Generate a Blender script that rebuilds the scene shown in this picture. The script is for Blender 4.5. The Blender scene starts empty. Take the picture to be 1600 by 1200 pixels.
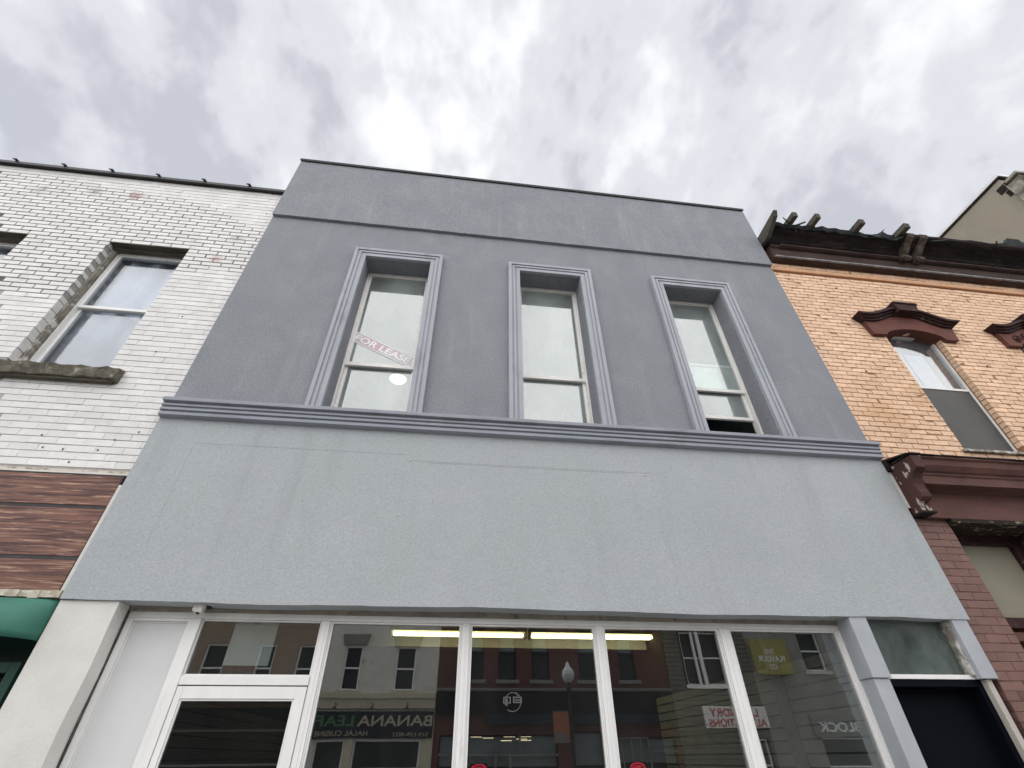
import bpy, bmesh, math, random
from mathutils import Vector, Matrix
random.seed(7)
S = bpy.context.scene
COL = S.collection
R_ = math.radians

# ------------------------------------------------------------------ camera
CAMLOC = Vector((0, -4.3, 1.75))
FPX, PITCH, YAW, ROLL = 735.3945, 0.670743, 0.128788, -0.00927
_f = Vector((math.sin(YAW)*math.cos(PITCH), math.cos(YAW)*math.cos(PITCH), math.sin(PITCH)))
_r = Vector((math.cos(YAW), -math.sin(YAW), 0))
_u = _r.cross(_f)
RV = math.cos(ROLL)*_r + math.sin(ROLL)*_u
UV = -math.sin(ROLL)*_r + math.cos(ROLL)*_u
FV = _f
cam = bpy.data.objects.new('camera', bpy.data.cameras.new('camera'))
COL.objects.link(cam)
cam.data.sensor_width = 36
cam.data.lens = FPX/1600*36
cam.data.clip_end = 2000
m3 = Matrix((RV, UV, -FV)).transposed()
cam.matrix_world = Matrix.Translation(CAMLOC) @ m3.to_4x4()
S.camera = cam

def px(p):                       # only used to pick which bricks show largest
    q = Vector(p) - CAMLOC
    z = q.dot(FV)
    if z < .1: return None
    return 800 + FPX*q.dot(RV)/z, 600 - FPX*q.dot(UV)/z, z

# ------------------------------------------------------------------ world
SUN_EL, SUN_AZ = R_(52), R_(195)          # azimuth clockwise from +y: behind the camera
W = bpy.data.worlds.new('World'); S.world = W; W.use_nodes = True
nt = W.node_tree; nt.nodes.clear()
def wn(t, **k):
    n = nt.nodes.new(t)
    for a, b in k.items(): setattr(n, a, b)
    return n
out = wn('ShaderNodeOutputWorld'); bg = wn('ShaderNodeBackground')
bg.inputs[1].default_value = 0.1
nt.links.new(bg.outputs[0], out.inputs[0])
sky = wn('ShaderNodeTexSky', sky_type='NISHITA', sun_disc=False, sun_elevation=SUN_EL, sun_rotation=SUN_AZ)
tc = wn('ShaderNodeTexCoord'); sep = wn('ShaderNodeSeparateXYZ')
nt.links.new(tc.outputs['Generated'], sep.inputs[0])
def wm(op, a, b=None):
    n = wn('ShaderNodeMath', operation=op)
    for i, v in enumerate((a, b)):
        if v is None: continue
        if isinstance(v, (int, float)): n.inputs[i].default_value = v
        else: nt.links.new(v, n.inputs[i])
    return n.outputs[0]
def wnoise(scale, detail, rough, loc, dist=0., sc=(1, 1, 1), rot=0):
    mp = wn('ShaderNodeMapping'); mp.inputs[1].default_value = loc; mp.inputs[3].default_value = sc
    mp.inputs[2].default_value = (rot, 0, 0)
    nt.links.new(tc.outputs['Generated'], mp.inputs[0])
    n = wn('ShaderNodeTexNoise'); nt.links.new(mp.outputs[0], n.inputs['Vector'])
    n.inputs['Scale'].default_value = scale; n.inputs['Detail'].default_value = detail
    n.inputs['Roughness'].default_value = rough; n.inputs['Distortion'].default_value = dist
    return n.outputs[0]
n1 = wnoise(2.6, 2, .5, (4.3, .6, 1.1), .2, (1.25, 1, 1))
n2 = wnoise(6.5, 3, .52, (2.4, 3.1, .7), .2, (1.35, .95, .95))
n3 = wnoise(17.0, 4, .55, (1.4, 2.2, 5), .3, (1.35, .95, .95))
mix = wm('ADD', wm('ADD', wm('MULTIPLY', n1, .40), wm('MULTIPLY', n2, .42)), wm('MULTIPLY', n3, .18))
cr = wn('ShaderNodeValToRGB'); nt.links.new(mix, cr.inputs[0])
cr.color_ramp.interpolation = 'EASE'
e = cr.color_ramp.elements
e[0].position = .38; e[0].color = (.58, .59, .64, 1)
e[1].position = .61; e[1].color = (1.0, 1.0, 1.01, 1)
k = e.new(.48); k.color = (.765, .775, .81, 1)
gain = wn('ShaderNodeMixRGB', blend_type='MULTIPLY'); gain.inputs[0].default_value = 1
nt.links.new(cr.outputs[0], gain.inputs[1]); gain.inputs[2].default_value = (4.55, 4.55, 4.6, 1)
mx = wn('ShaderNodeMixRGB'); mx.inputs[0].default_value = .95
nt.links.new(sky.outputs[0], mx.inputs[1]); nt.links.new(gain.outputs[0], mx.inputs[2])
nt.links.new(mx.outputs[0], bg.inputs[0])

# ------------------------------------------------------------------ sun and exposure
sl = bpy.data.lights.new('sun', 'SUN'); sl.energy = 1.5; sl.angle = R_(125); sl.color = (1, .97, .93)
sun = bpy.data.objects.new('sun', sl); COL.objects.link(sun)
sd = Vector((math.sin(SUN_AZ)*math.cos(SUN_EL), math.cos(SUN_AZ)*math.cos(SUN_EL), math.sin(SUN_EL)))
sun.rotation_euler = sd.to_track_quat('Z', 'Y').to_euler()
sun.location = sd*40
S.view_settings.view_transform = 'Standard'; S.view_settings.look = 'None'
S.view_settings.exposure = 1.2; S.view_settings.gamma = 1
S.view_settings.use_curve_mapping = False
S.cycles.use_denoising = True
S.cycles.max_bounces = 8; S.cycles.transparent_max_bounces = 12
S.cycles.sample_clamp_indirect = 4
S.cycles.caustics_reflective = False; S.cycles.caustics_refractive = False

# ------------------------------------------------------------------ materials
M = {}
def mat(name, c1, c2=None, scale=4, rough=.8, bump=0, bscale=60, spec=.3, sc=(1, 1, 1), lo=.35, hi=.65,
        detail=5, rnd=0, spots=None, bdist=.01, metal=0, c3=None, scale3=1.2, sc3=(1, 1, 1), lo3=.5, hi3=.7, bdetail=3, grain=0, gscale=90, streak=None):
    m = bpy.data.materials.new(name); m.use_nodes = True
    t = m.node_tree; N = t.nodes; L = t.links
    b = N['Principled BSDF']
    b.inputs['Roughness'].default_value = rough
    b.inputs['Specular IOR Level'].default_value = spec
    b.inputs['Metallic'].default_value = metal
    geo = N.new('ShaderNodeNewGeometry')
    def noise(scale, sc, detail, off):
        mp = N.new('ShaderNodeMapping'); mp.inputs[3].default_value = sc; mp.inputs[1].default_value = off
        L.new(geo.outputs['Position'], mp.inputs[0])
        n = N.new('ShaderNodeTexNoise'); L.new(mp.outputs[0], n.inputs['Vector'])
        n.inputs['Scale'].default_value = scale; n.inputs['Detail'].default_value = detail
        n.inputs['Roughness'].default_value = .6
        return n.outputs[0]
    def rng(v, lo, hi, a=0., z=1.):
        r = N.new('ShaderNodeMapRange'); L.new(v, r.inputs[0])
        r.inputs[1].default_value = lo; r.inputs[2].default_value = hi
        r.inputs[3].default_value = a; r.inputs[4].default_value = z
        return r.outputs[0]
    def mixc(f, a, z, mode='MIX'):
        x = N.new('ShaderNodeMixRGB'); x.blend_type = mode
        for i, v in enumerate((f, a, z)):
            if isinstance(v, (int, float)): x.inputs[i].default_value = v
            elif isinstance(v, tuple): x.inputs[i].default_value = (*v, 1)
            else: L.new(v, x.inputs[i])
        return x.outputs[0]
    if c2 is None: c2 = tuple(v*.82 for v in c1)
    col = mixc(rng(noise(scale, sc, detail, (0, 0, 0)), lo, hi), c1, c2)
    if c3 is not None:
        col = mixc(rng(noise(scale3, sc3, 6, (7, 3, 1)), lo3, hi3), col, c3)
    if grain:
        g = rng(noise(gscale, (1, 1, 1), 2, (3, 1, 4)), .3, .7, 1-grain, 1+grain)
        cc = N.new('ShaderNodeCombineXYZ')
        for i in range(3): L.new(g, cc.inputs[i])
        col = mixc(1., col, cc.outputs[0], 'MULTIPLY')
    if streak:                               # rain runs: (colour, strength)
        v = rng(noise(5.5, (1, 1, .07), 5, (9, 2, 0)), .54, .74, 0, streak[1])
        v2 = rng(noise(1.1, (1, 1, .7), 3, (4, 8, 2)), .42, .6, 0, 1)
        mm_ = N.new('ShaderNodeMath'); mm_.operation = 'MULTIPLY'; L.new(v, mm_.inputs[0]); L.new(v2, mm_.inputs[1])
        col = mixc(mm_.outputs[0], col, streak[0])
    if rnd:
        at = N.new('ShaderNodeAttribute'); at.attribute_name = 'rnd'
        g = rng(at.outputs['Fac'], 0, 1, 1-rnd, 1+rnd*.6)
        cc = N.new('ShaderNodeCombineXYZ')
        for i in range(3): L.new(g, cc.inputs[i])
        col = mixc(1., col, cc.outputs[0], 'MULTIPLY')
    for (p, rad, c) in (spots or []):
        vm = N.new('ShaderNodeVectorMath'); vm.operation = 'DISTANCE'
        L.new(geo.outputs['Position'], vm.inputs[0]); vm.inputs[1].default_value = p
        ns = noise(9, (1, 1, 1), 6, (p[0], 0, 0))
        ad = N.new('ShaderNodeMath'); ad.operation = 'MULTIPLY_ADD'
        L.new(ns, ad.inputs[0]); ad.inputs[1].default_value = -rad*2.2; L.new(vm.outputs['Value'], ad.inputs[2])
        col = mixc(rng(ad.outputs[0], -rad*.9, rad*.1, .75, 0), col, c)
    L.new(col, b.inputs['Base Color'])
    if bump:
        bp = N.new('ShaderNodeBump'); bp.inputs['Strength'].default_value = bump; bp.inputs['Distance'].default_value = bdist
        L.new(noise(bscale, (1, 1, 1), bdetail, (2, 5, 1)), bp.inputs['Height'])
        L.new(bp.outputs[0], b.inputs['Normal'])
    M[name] = m
    return m

def glass(name, refl, tint, dirt_haze=0., dirt_haze_col=(.5, .52, .5), rough=0., dscale=3, rtint=(1, 1, 1), wavy=.00035):
    m = bpy.data.materials.new(name); m.use_nodes = True
    t = m.node_tree; N = t.nodes; L = t.links; N.clear()
    o = N.new('ShaderNodeOutputMaterial')
    tr = N.new('ShaderNodeBsdfTransparent'); tr.inputs[0].default_value = (*tint, 1)
    gl = N.new('ShaderNodeBsdfGlossy'); gl.inputs['Roughness'].default_value = rough; gl.inputs[0].default_value = (*rtint, 1)
    gg = N.new('ShaderNodeNewGeometry'); gn = N.new('ShaderNodeTexNoise'); gn.inputs['Scale'].default_value = 1.6; gn.inputs['Detail'].default_value = 2
    L.new(gg.outputs['Position'], gn.inputs['Vector'])
    gb = N.new('ShaderNodeBump'); gb.inputs['Strength'].default_value = 1.; gb.inputs['Distance'].default_value = wavy
    L.new(gn.outputs[0], gb.inputs['Height']); L.new(gb.outputs[0], gl.inputs['Normal'])
    lw_ = N.new('ShaderNodeLayerWeight'); lw_.inputs[0].default_value = .5      # Schlick on a thin pane, same from both sides
    pw = N.new('ShaderNodeMath'); pw.operation = 'POWER'; L.new(lw_.outputs['Facing'], pw.inputs[0]); pw.inputs[1].default_value = 5
    ad = N.new('ShaderNodeMath'); ad.operation = 'ADD'; ad.use_clamp = True
    L.new(pw.outputs[0], ad.inputs[0]); ad.inputs[1].default_value = refl+.04
    mx = N.new('ShaderNodeMixShader')
    L.new(ad.outputs[0], mx.inputs[0]); L.new(tr.outputs[0], mx.inputs[1]); L.new(gl.outputs[0], mx.inputs[2])
    last = mx.outputs[0]
    if dirt_haze:
        df = N.new('ShaderNodeBsdfDiffuse'); df.inputs[0].default_value = (*dirt_haze_col, 1)
        geo = N.new('ShaderNodeNewGeometry')
        mp = N.new('ShaderNodeMapping'); mp.inputs[3].default_value = (1, 1, .45)
        L.new(geo.outputs['Position'], mp.inputs[0])
        n = N.new('ShaderNodeTexNoise'); n.inputs['Scale'].default_value = dscale; n.inputs['Detail'].default_value = 7
        n.inputs['Roughness'].default_value = .65
        L.new(mp.outputs[0], n.inputs['Vector'])
        r = N.new('ShaderNodeMapRange'); L.new(n.outputs[0], r.inputs[0])
        r.inputs[1].default_value = .3; r.inputs[2].default_value = .8; r.inputs[3].default_value = dirt_haze*.4; r.inputs[4].default_value = dirt_haze*1.7
        m2 = N.new('ShaderNodeMixShader'); L.new(r.outputs[0], m2.inputs[0]); L.new(last, m2.inputs[1]); L.new(df.outputs[0], m2.inputs[2])
        last = m2.outputs[0]
    L.new(last, o.inputs[0]); M[name] = m
    return m

def emit(name, c, s):
    m = bpy.data.materials.new(name); m.use_nodes = True
    b = m.node_tree.nodes['Principled BSDF']
    b.inputs['Base Color'].default_value = (*c, 1)
    b.inputs['Emission Color'].default_value = (*c, 1); b.inputs['Emission Strength'].default_value = s
    M[name] = m

# main building
mat('upper_stucco', grain=.22, gscale=60, streak=((.36, .37, .39), .5), c1=(.232, .244, .270), c2=(.255, .267, .294), scale=1.6, rough=.9, bump=.6, bscale=110, spec=.15, c3=(.285, .296, .322), scale3=2.6, sc3=(1, 1, .8), lo3=.5, hi3=.8, bdist=.008)
mat('sign_stucco', grain=.09, gscale=60, streak=((.29, .305, .32), .42), c1=(.370, .396, .420), c2=(.402, .428, .452), scale=1.3, rough=.85, bump=.5, bscale=65, spec=.2, c3=(.376, .408, .424), scale3=1.1, lo3=.45, hi3=.7, bdist=.008)
mat('trim_gray', (.335, .352, .392), (.39, .407, .448), 5, .75, .3, 90, .3, (1, 1, .25), bdist=.005, c3=(.23, .24, .26), scale3=4, sc3=(1, 1, .4), lo3=.55, hi3=.8, grain=.05)
mat('band_gray', (.27, .288, .33), (.32, .338, .38), 5, .75, .3, 90, .3, (.3, 1, 1), bdist=.005, c3=(.17, .175, .19), scale3=3, sc3=(.5, 1, 2), lo3=.55, hi3=.8, grain=.06)
mat('pilaster_gray', (.36, .385, .415), (.41, .435, .465), 4, .8, .3, 140, .3, bdist=.004)
mat('cap_metal', (.03, .032, .037), (.045, .047, .05), 6, .7, 0, 1, .2)
mat('pier_white', (.70, .69, .66), (.62, .61, .58), 3, .8, .35, 45, .25, c3=(.36, .34, .31), scale3=2.6, sc3=(1, 1, .5), lo3=.63, hi3=.85, bdist=.006)
mat('frame_white', (.82, .82, .81), (.76, .76, .75), 7, .45, .08, 60, .4, (1, 1, .4), c3=(.36, .34, .31), scale3=5, sc3=(1, 1, .4), lo3=.63, hi3=.85)
mat('frame_cream', (.50, .47, .42), (.40, .38, .34), 9, .6, .2, 60, .3, (1, 1, .4), c3=(.2, .18, .15), scale3=8, lo3=.58, hi3=.8)
mat('head_dirty', (.33, .295, .25), (.24, .21, .18), 8, .8, .2, 60, .2, (1, 1, 1), c3=(.07, .06, .055), scale3=12, lo3=.6, hi3=.75)
mat('soffit_gray', (.24, .235, .22), (.17, .165, .155), 5, .9, .3, 70, .1)
mat('panel_white', (.68, .685, .69), (.64, .645, .65), 2, .5, .05, 30, .35)
mat('sash_white', (.86, .85, .82), (.78, .77, .74), 9, .6, .15, 70, .35, (1, 1, .3), c3=(.40, .38, .35), scale3=9, lo3=.63, hi3=.78)
mat('door_black', (.004, .005, .009), (.003, .004, .007), 2, .6, 0, 1, .06)
mat('sensor_white', (.8, .79, .75), (.7, .69, .66), 20, .5)
mat('caulk_dark', (.05, .045, .04), (.12, .11, .1), 14, .9)
# white brick
mat('white_brick', grain=.05, gscale=60, c1=(.74, .735, .72), c2=(.67, .665, .655), scale=6, rough=.6, bump=.35, bscale=50, spec=.35, rnd=.07, bdist=.004, c3=(.50, .485, .46), scale3=3, sc3=(1, 1, .55), lo3=.62, hi3=.85,
    spots=[((-5.0, .05, 8.27), .10, (.30, .13, .11)), ((-5.55, .05, 8.30), .10, (.30, .29, .29)), ((-3.42, .05, 7.0), .07, (.38, .2, .18)), ((-3.3, .05, 7.5), .10, (.4, .4, .4)), ((-6.2, .05, 8.2), .12, (.42, .41, .4))])
mat('white_mortar', (.40, .39, .375), (.30, .29, .28), 8, .9)
mat('dark_mortar', (.10, .097, .093), (.17, .165, .155), 10, .95)
mat('pink_base', (.60, .52, .46), (.55, .5, .45), 4, .8, .3, 50, c3=(.28, .25, .2), scale3=8, lo3=.5, hi3=.62)
mat('old_stone', (.17, .155, .12), (.09, .08, .065), 16, .95, .9, 40, .1, c3=(.33, .31, .27), scale3=11, lo3=.55, hi3=.7, bdist=.02)
mat('lintel_wood', (.135, .12, .095), (.075, .065, .055), 9, .9, .4, 40, .1, (.25, 1, 2))
mat('peeled_wood', (.34, .32, .28), (.16, .14, .12), 13, .9, .5, 40, .1, (1, 1, .4), c3=(.6, .58, .54), scale3=7, lo3=.5, hi3=.6)
mat('coping_black', (.035, .035, .038), (.05, .05, .052), 5, .5)
mat('wood_plank', (.23, .115, .085), (.075, .038, .038), 13, .6, .3, 40, .3, (.11, 1, 2.8), lo=.40, hi=.60, c3=(.46, .29, .20), scale3=24, sc3=(.14, 1, 2.2), lo3=.54, hi3=.68, detail=10)
mat('plank_gap', (.075, .068, .070), (.05, .046, .048), 9, .9)
mat('green_board', (.040, .165, .125), (.028, .13, .098), 3, .55, .1, 60, .35)
mat('green_frame', (.02, .065, .052), (.014, .05, .04), 5, .5)
mat('white_trim', (.66, .65, .62), (.55, .54, .5), 8, .7)
mat('peeling_paint', (.66, .63, .56), (.4, .36, .28), 14, .9, .6, 60, c3=(.1, .09, .08), scale3=9, lo3=.6, hi3=.7)
mat('curtain', (.62, .65, .69), (.55, .58, .62), 4, .9)
mat('curtain_blue', (.36, .39, .43), (.30, .33, .37), 4, .9)
# orange brick
mat('orange_brick', grain=.12, gscale=45, c1=(.81, .57, .405), c2=(.77, .52, .355), scale=7, rough=.75, bump=.8, bscale=45, spec=.25, rnd=.11, bdist=.008, c3=(.62, .41, .265), scale3=3.4, lo3=.55, hi3=.78,
    spots=[((6.2, .05, 5.5), .3, (.62, .38, .22)), ((5.4, .05, 5.2), .35, (.60, .36, .2))])
mat('orange_mortar', (.36, .20, .11), (.20, .115, .07), 9, .95, .5, 70)
mat('belt_orange', (.60, .34, .19), (.54, .30, .17), 6, .8, .4, 60)
mat('cornice_brown', (.085, .056, .048), (.055, .037, .033), 6, .8, .3, 60, .2, (.4, 1, 1), c3=(.16, .12, .1), scale3=9, sc3=(.3, 1, 2), lo3=.6, hi3=.75)
mat('cornice_dark', (.036, .028, .027), (.018, .015, .016), 7, .9, .5, 50, .1, (.35, 1, 1), c3=(.10, .085, .07), scale3=6, sc3=(.35, 1, 2), lo3=.6, hi3=.78)
mat('rafter_wood', (.115, .11, .092), (.07, .066, .055), 9, .9, .4, 60, .1, (1, .3, 1))
mat('torn_felt', (.012, .018, .018), (.02, .026, .026), 8, .9, .4, 30)
mat('bracket_gray', (.16, .13, .11), (.07, .055, .05), 12, .9, .5, 60, .1)
mat('edge_lead', (.12, .125, .14), (.3, .31, .33), 14, .6, .2, 60, .4, (.5, 1, 1))
mat('hood_red', (.155, .058, .045), (.115, .045, .036), 7, .75, .3, 60, .25, c3=(.25, .12, .1), scale3=9, lo3=.62, hi3=.75)
mat('hood_dark', (.055, .025, .025), (.035, .018, .018), 7, .8, .3, 60, .2, c3=(.2, .16, .13), scale3=10, lo3=.62, hi3=.74)
mat('maroon', (.135, .060, .049), (.085, .040, .034), 5, .7, .25, 60, .3, (.5, 1, 1), c3=(.05, .03, .027), scale3=4, sc3=(.4, 1, 1), lo3=.58, hi3=.78)
mat('maroon_peel', (.075, .032, .028), (.055, .026, .024), 6, .75, .3, 60, .3, c3=(.42, .36, .32), scale3=6.5, sc3=(1.3, 1.3, .7), lo3=.61, hi3=.635)
mat('brown_brick', (.205, .115, .098), (.175, .098, .084), 6, .65, .3, 60, .3, rnd=.10, bdist=.004)
mat('brown_mortar', (.10, .055, .046), (.16, .09, .075), 9, .9)
mat('peel_soffit', (.02, .014, .012), (.03, .02, .017), 8, .9, .6, 30, c3=(.24, .21, .14), scale3=14, sc3=(.6, 1, 1), lo3=.58, hi3=.63)
mat('beige_pane', (.27, .25, .19), (.23, .215, .165), 2, .5, 0, 1, .3)
mat('screen_gray', (.095, .095, .092), (.08, .08, .078), 3, .6, 0, 1, .3)
mat('beige_render', (.315, .29, .235), (.27, .25, .205), .8, .95, .5, 30, .1, c3=(.23, .22, .195), scale3=.7, lo3=.5, hi3=.75, bdist=.02)
mat('old_cornice', (.36, .345, .29), (.14, .13, .11), 6, .9, .5, 40, .1, c3=(.05, .045, .04), scale3=4, lo3=.6, hi3=.75)
mat('coping_white', (.72, .74, .76), (.62, .64, .66), 4, .5)
# interiors and opposite side
mat('room_paint', (.30, .30, .285), (.27, .27, .255), 2, .9)
mat('ceil_paint', (.52, .54, .52), (.47, .49, .47), 2, .9)
mat('slat_gray', (.40, .40, .385), (.35, .35, .335), 3, .6)
mat('slat_gap', (.01, .01, .01), (.012, .012, .012), 3, .9)
mat('floor_dark', (.04, .037, .035), (.03, .028, .025), 3, .6)
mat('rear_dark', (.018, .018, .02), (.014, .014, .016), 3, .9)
mat('housing', (.5, .48, .4), (.45, .43, .36), 3, .6)
mat('dark_fitting', (.03, .028, .025), (.045, .04, .036), 3, .6)
mat('asphalt', (.052, .052, .055), (.04, .04, .042), 6, .95, .5, 80)
mat('concrete', (.36, .355, .34), (.31, .305, .295), 2, .9, .3, 60)
mat('kerb_stone', (.33, .325, .31), (.28, .275, .265), 3, .9)
mat('road_paint', (.72, .55, .12), (.6, .46, .1), 8, .8)
mat('tarp', (.2, .2, .2), (.16, .16, .16), 3, .9)
mat('opp_brown', (.31, .235, .175), (.22, .16, .12), 5, .9, .5, 20, .2, (1, 1, 2.4), c3=(.30, .23, .17), scale3=1.5)
mat('opp_white', (.62, .60, .55), (.54, .52, .47), 3, .85, .4, 20, .2, c3=(.34, .3, .26), scale3=1.4, lo3=.62, hi3=.7)
mat('opp_red', (.105, .040, .033), (.085, .034, .028), 5, .9, .5, 20, .2)
mat('opp_cream', (.50, .46, .34), (.42, .385, .29), 3, .85)
mat('opp_black', (.004, .005, .009), (.006, .007, .012), 2, .8, spec=.03)
mat('opp_navy', (.012, .019, .03), (.009, .014, .022), 2, .8, spec=.05)
mat('opp_siding', (.105, .10, .085), (.085, .08, .07), 3, .8)
mat('opp_stone', (.55, .53, .47), (.46, .44, .39), 2, .9)
mat('opp_wall', (.20, .195, .18), (.26, .25, .23), 1.2, .9)
mat('opp_gray', (.2, .2, .19), (.16, .16, .155), 2, .9)
mat('opp_glass', (.012, .016, .02), (.009, .012, .016), 2, .3, 0, 1, .15)
mat('opp_blind', (.15, .175, .185), (.12, .145, .155), 2, .5)
mat('sign_text_cream', (.40, .36, .27), (.38, .34, .25), 2, .6)
mat('sign_text_green', (.05, .16, .07), (.04, .14, .06), 2, .6)
mat('sign_white', (.74, .74, .72), (.7, .7, .68), 2, .6)
mat('sign_red', (.45, .03, .035), (.4, .025, .03), 2, .6)
mat('sign_red_veiled', (.60, .56, .58), (.62, .58, .60), 2, .6, c3=(.62, .47, .50), scale3=2.5, lo3=.45, hi3=.6)  # red paled: the sky reflection over the sign is put into its colour
mat('lease_white', (.92, .92, .94), (.9, .9, .92), 2, .6)
mat('sign_yellow', (.30, .27, .07), (.26, .235, .06), 2, .6)
mat('banner_orange', (.36, .13, .07), (.30, .11, .06), 3, .8)
mat('lamp_iron', (.012, .012, .012), (.015, .015, .015), 2, .5)
mat('lamp_globe', (.5, .53, .52), (.45, .48, .47), 3, .3)
emit('tube', (1.0, .86, .42), 3.0)
emit('tube_bright', (1.0, .88, .46), 4.2)
emit('dome', (1.0, 1.0, .96), 1.3)
emit('neon', (1.0, .03, .08), .55)
emit('shop_strip', (1.0, .85, .5), .9)
glass('shop_glass', .19, (.84, .88, .88), .016, (.5, .5, .48))
glass('door_glass', .035, (.42, .44, .45), .012, (.5, .5, .48))
glass('upper_glass', .155, (.90, .96, .94), .17, (.78, .86, .84), 0, 2.6)  # dirt film, raised so its pale colour stands in for sky reflection and room light
glass('curtain_glass', .07, (.9, .93, .97), .03, (.5, .52, .55))
glass('bright_glass', .14, (.9, .93, .95), .10, (.55, .58, .62))
glass('transom_glass', .05, (.6, .66, .64), .30, (.25, .30, .29), .05, 5)

# ------------------------------------------------------------------ builders
class MB:
    def __init__(s): s.v = []; s.f = []; s.m = []
    def add(s, vs, fs, mi=0):
        o = len(s.v); s.v += [tuple(v) for v in vs]
        for f in fs: s.f.append(tuple(o+i for i in f)); s.m.append(mi)
        return s
    def box(s, x0, x1, y0, y1, z0, z1, mi=0):
        return s.add([(x, y, z) for x in (x0, x1) for y in (y0, y1) for z in (z0, z1)],
              [(0, 1, 3, 2), (4, 6, 7, 5), (0, 4, 5, 1), (2, 3, 7, 6), (0, 2, 6, 4), (1, 5, 7, 3)], mi)
    def prism_x(s, poly, x0, x1, mi=0):        # poly in (y, z)
        n = len(poly)
        return s.add([(x0, y, z) for y, z in poly] + [(x1, y, z) for y, z in poly],
              [tuple(range(n)), tuple(range(2*n-1, n-1, -1))] + [(i, (i+1) % n, n+(i+1) % n, n+i) for i in range(n)], mi)
    def prism_y(s, poly, y0, y1, mi=0):        # poly in (x, z)
        n = len(poly)
        return s.add([(x, y0, z) for x, z in poly] + [(x, y1, z) for x, z in poly],
              [tuple(range(n)), tuple(range(2*n-1, n-1, -1))] + [(i, (i+1) % n, n+(i+1) % n, n+i) for i in range(n)], mi)
    def prism_z(s, poly, z0, z1, mi=0):
        n = len(poly)
        return s.add([(x, y, z0) for x, y in poly] + [(x, y, z1) for x, y in poly],
              [tuple(range(n)), tuple(range(2*n-1, n-1, -1))] + [(i, (i+1) % n, n+(i+1) % n, n+i) for i in range(n)], mi)
    def strip_y(s, top, bot, y0, y1, mi=0):    # solid between two x-z polylines of equal length
        n = len(top)
        for i in range(n-1):
            s.prism_y([bot[i], bot[i+1], top[i+1], top[i]], y0, y1, mi)
        return s
    def tube(s, pts, r, seg=8, mi=0):
        pts = [Vector(p) for p in pts]; rings = []
        for i, p in enumerate(pts):
            d = (pts[min(i+1, len(pts)-1)] - pts[max(i-1, 0)]).normalized()
            a = d.orthogonal().normalized(); b = d.cross(a)
            rr = r[i] if isinstance(r, (list, tuple)) else r
            rings.append([p + rr*(math.cos(2*math.pi*k/seg)*a + math.sin(2*math.pi*k/seg)*b) for k in range(seg)])
        # align rings
        vs = [v for ring in rings for v in ring]; fs = []
        for i in range(len(pts)-1):
            for k in range(seg):
                fs.append((i*seg+k, i*seg+(k+1) % seg, (i+1)*seg+(k+1) % seg, (i+1)*seg+k))
        fs.append(tuple(range(seg))); fs.append(tuple(range((len(pts)-1)*seg, len(pts)*seg)))
        return s.add(vs, fs, mi)
    def lathe(s, prof, c, seg=16, mi=0):       # prof (r, z) about the vertical through c
        vs = [(c[0]+r*math.cos(2*math.pi*k/seg), c[1]+r*math.sin(2*math.pi*k/seg), c[2]+z) for r, z in prof for k in range(seg)]
        n = len(prof)
        fs = [(i*seg+k, i*seg+(k+1) % seg, (i+1)*seg+(k+1) % seg, (i+1)*seg+k) for i in range(n-1) for k in range(seg)]
        fs += [tuple(range(seg)), tuple(range((n-1)*seg, n*seg))]
        return s.add(vs, fs, mi)
    def frame(s, x0, x1, z0, z1, y0, y1, w, sides='LRTB', mi=0):
        ws = w if isinstance(w, (tuple, list)) else (w, w, w, w)
        if 'L' in sides: s.box(x0, x0+ws[0], y0, y1, z0, z1, mi)
        if 'R' in sides: s.box(x1-ws[1], x1, y0, y1, z0, z1, mi)
        a = x0 + (ws[0] if 'L' in sides else 0); b = x1 - (ws[1] if 'R' in sides else 0)
        if 'T' in sides: s.box(a, b, y0, y1, z1-ws[2], z1, mi)
        if 'B' in sides: s.box(a, b, y0, y1, z0, z0+ws[3], mi)
        return s
    def wall(s, x0, x1, z0, z1, y0, y1, holes=(), mi=0):
        xs = sorted({x0, x1, *[h[0] for h in holes], *[h[1] for h in holes]}); xs = [x for x in xs if x0 <= x <= x1]
        zs = sorted({z0, z1, *[h[2] for h in holes], *[h[3] for h in holes]}); zs = [z for z in zs if z0 <= z <= z1]
        nx, nz = len(xs)-1, len(zs)-1
        def solid(i, j):
            if not (0 <= i < nx and 0 <= j < nz): return False
            c = ((xs[i]+xs[i+1])/2, (zs[j]+zs[j+1])/2)
            return not any(h[0] < c[0] < h[1] and h[2] < c[1] < h[3] for h in holes)
        idx = {}
        def vi(x, y, z):
            kk = (x, y, z)
            if kk not in idx: idx[kk] = len(s.v); s.v.append(kk)
            return idx[kk]
        def q(*p): s.f.append(tuple(vi(*a) for a in p)); s.m.append(mi)
        for i in range(nx):
            for j in range(nz):
                if not solid(i, j): continue
                a, b, c, d = xs[i], xs[i+1], zs[j], zs[j+1]
                q((a, y0, c), (b, y0, c), (b, y0, d), (a, y0, d)); q((a, y1, c), (a, y1, d), (b, y1, d), (b, y1, c))
                if not solid(i-1, j): q((a, y0, c), (a, y0, d), (a, y1, d), (a, y1, c))
                if not solid(i+1, j): q((b, y0, c), (b, y1, c), (b, y1, d), (b, y0, d))
                if not solid(i, j-1): q((a, y0, c), (a, y1, c), (b, y1, c), (b, y0, c))
                if not solid(i, j+1): q((a, y0, d), (b, y0, d), (b, y1, d), (a, y1, d))
        return s
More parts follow.
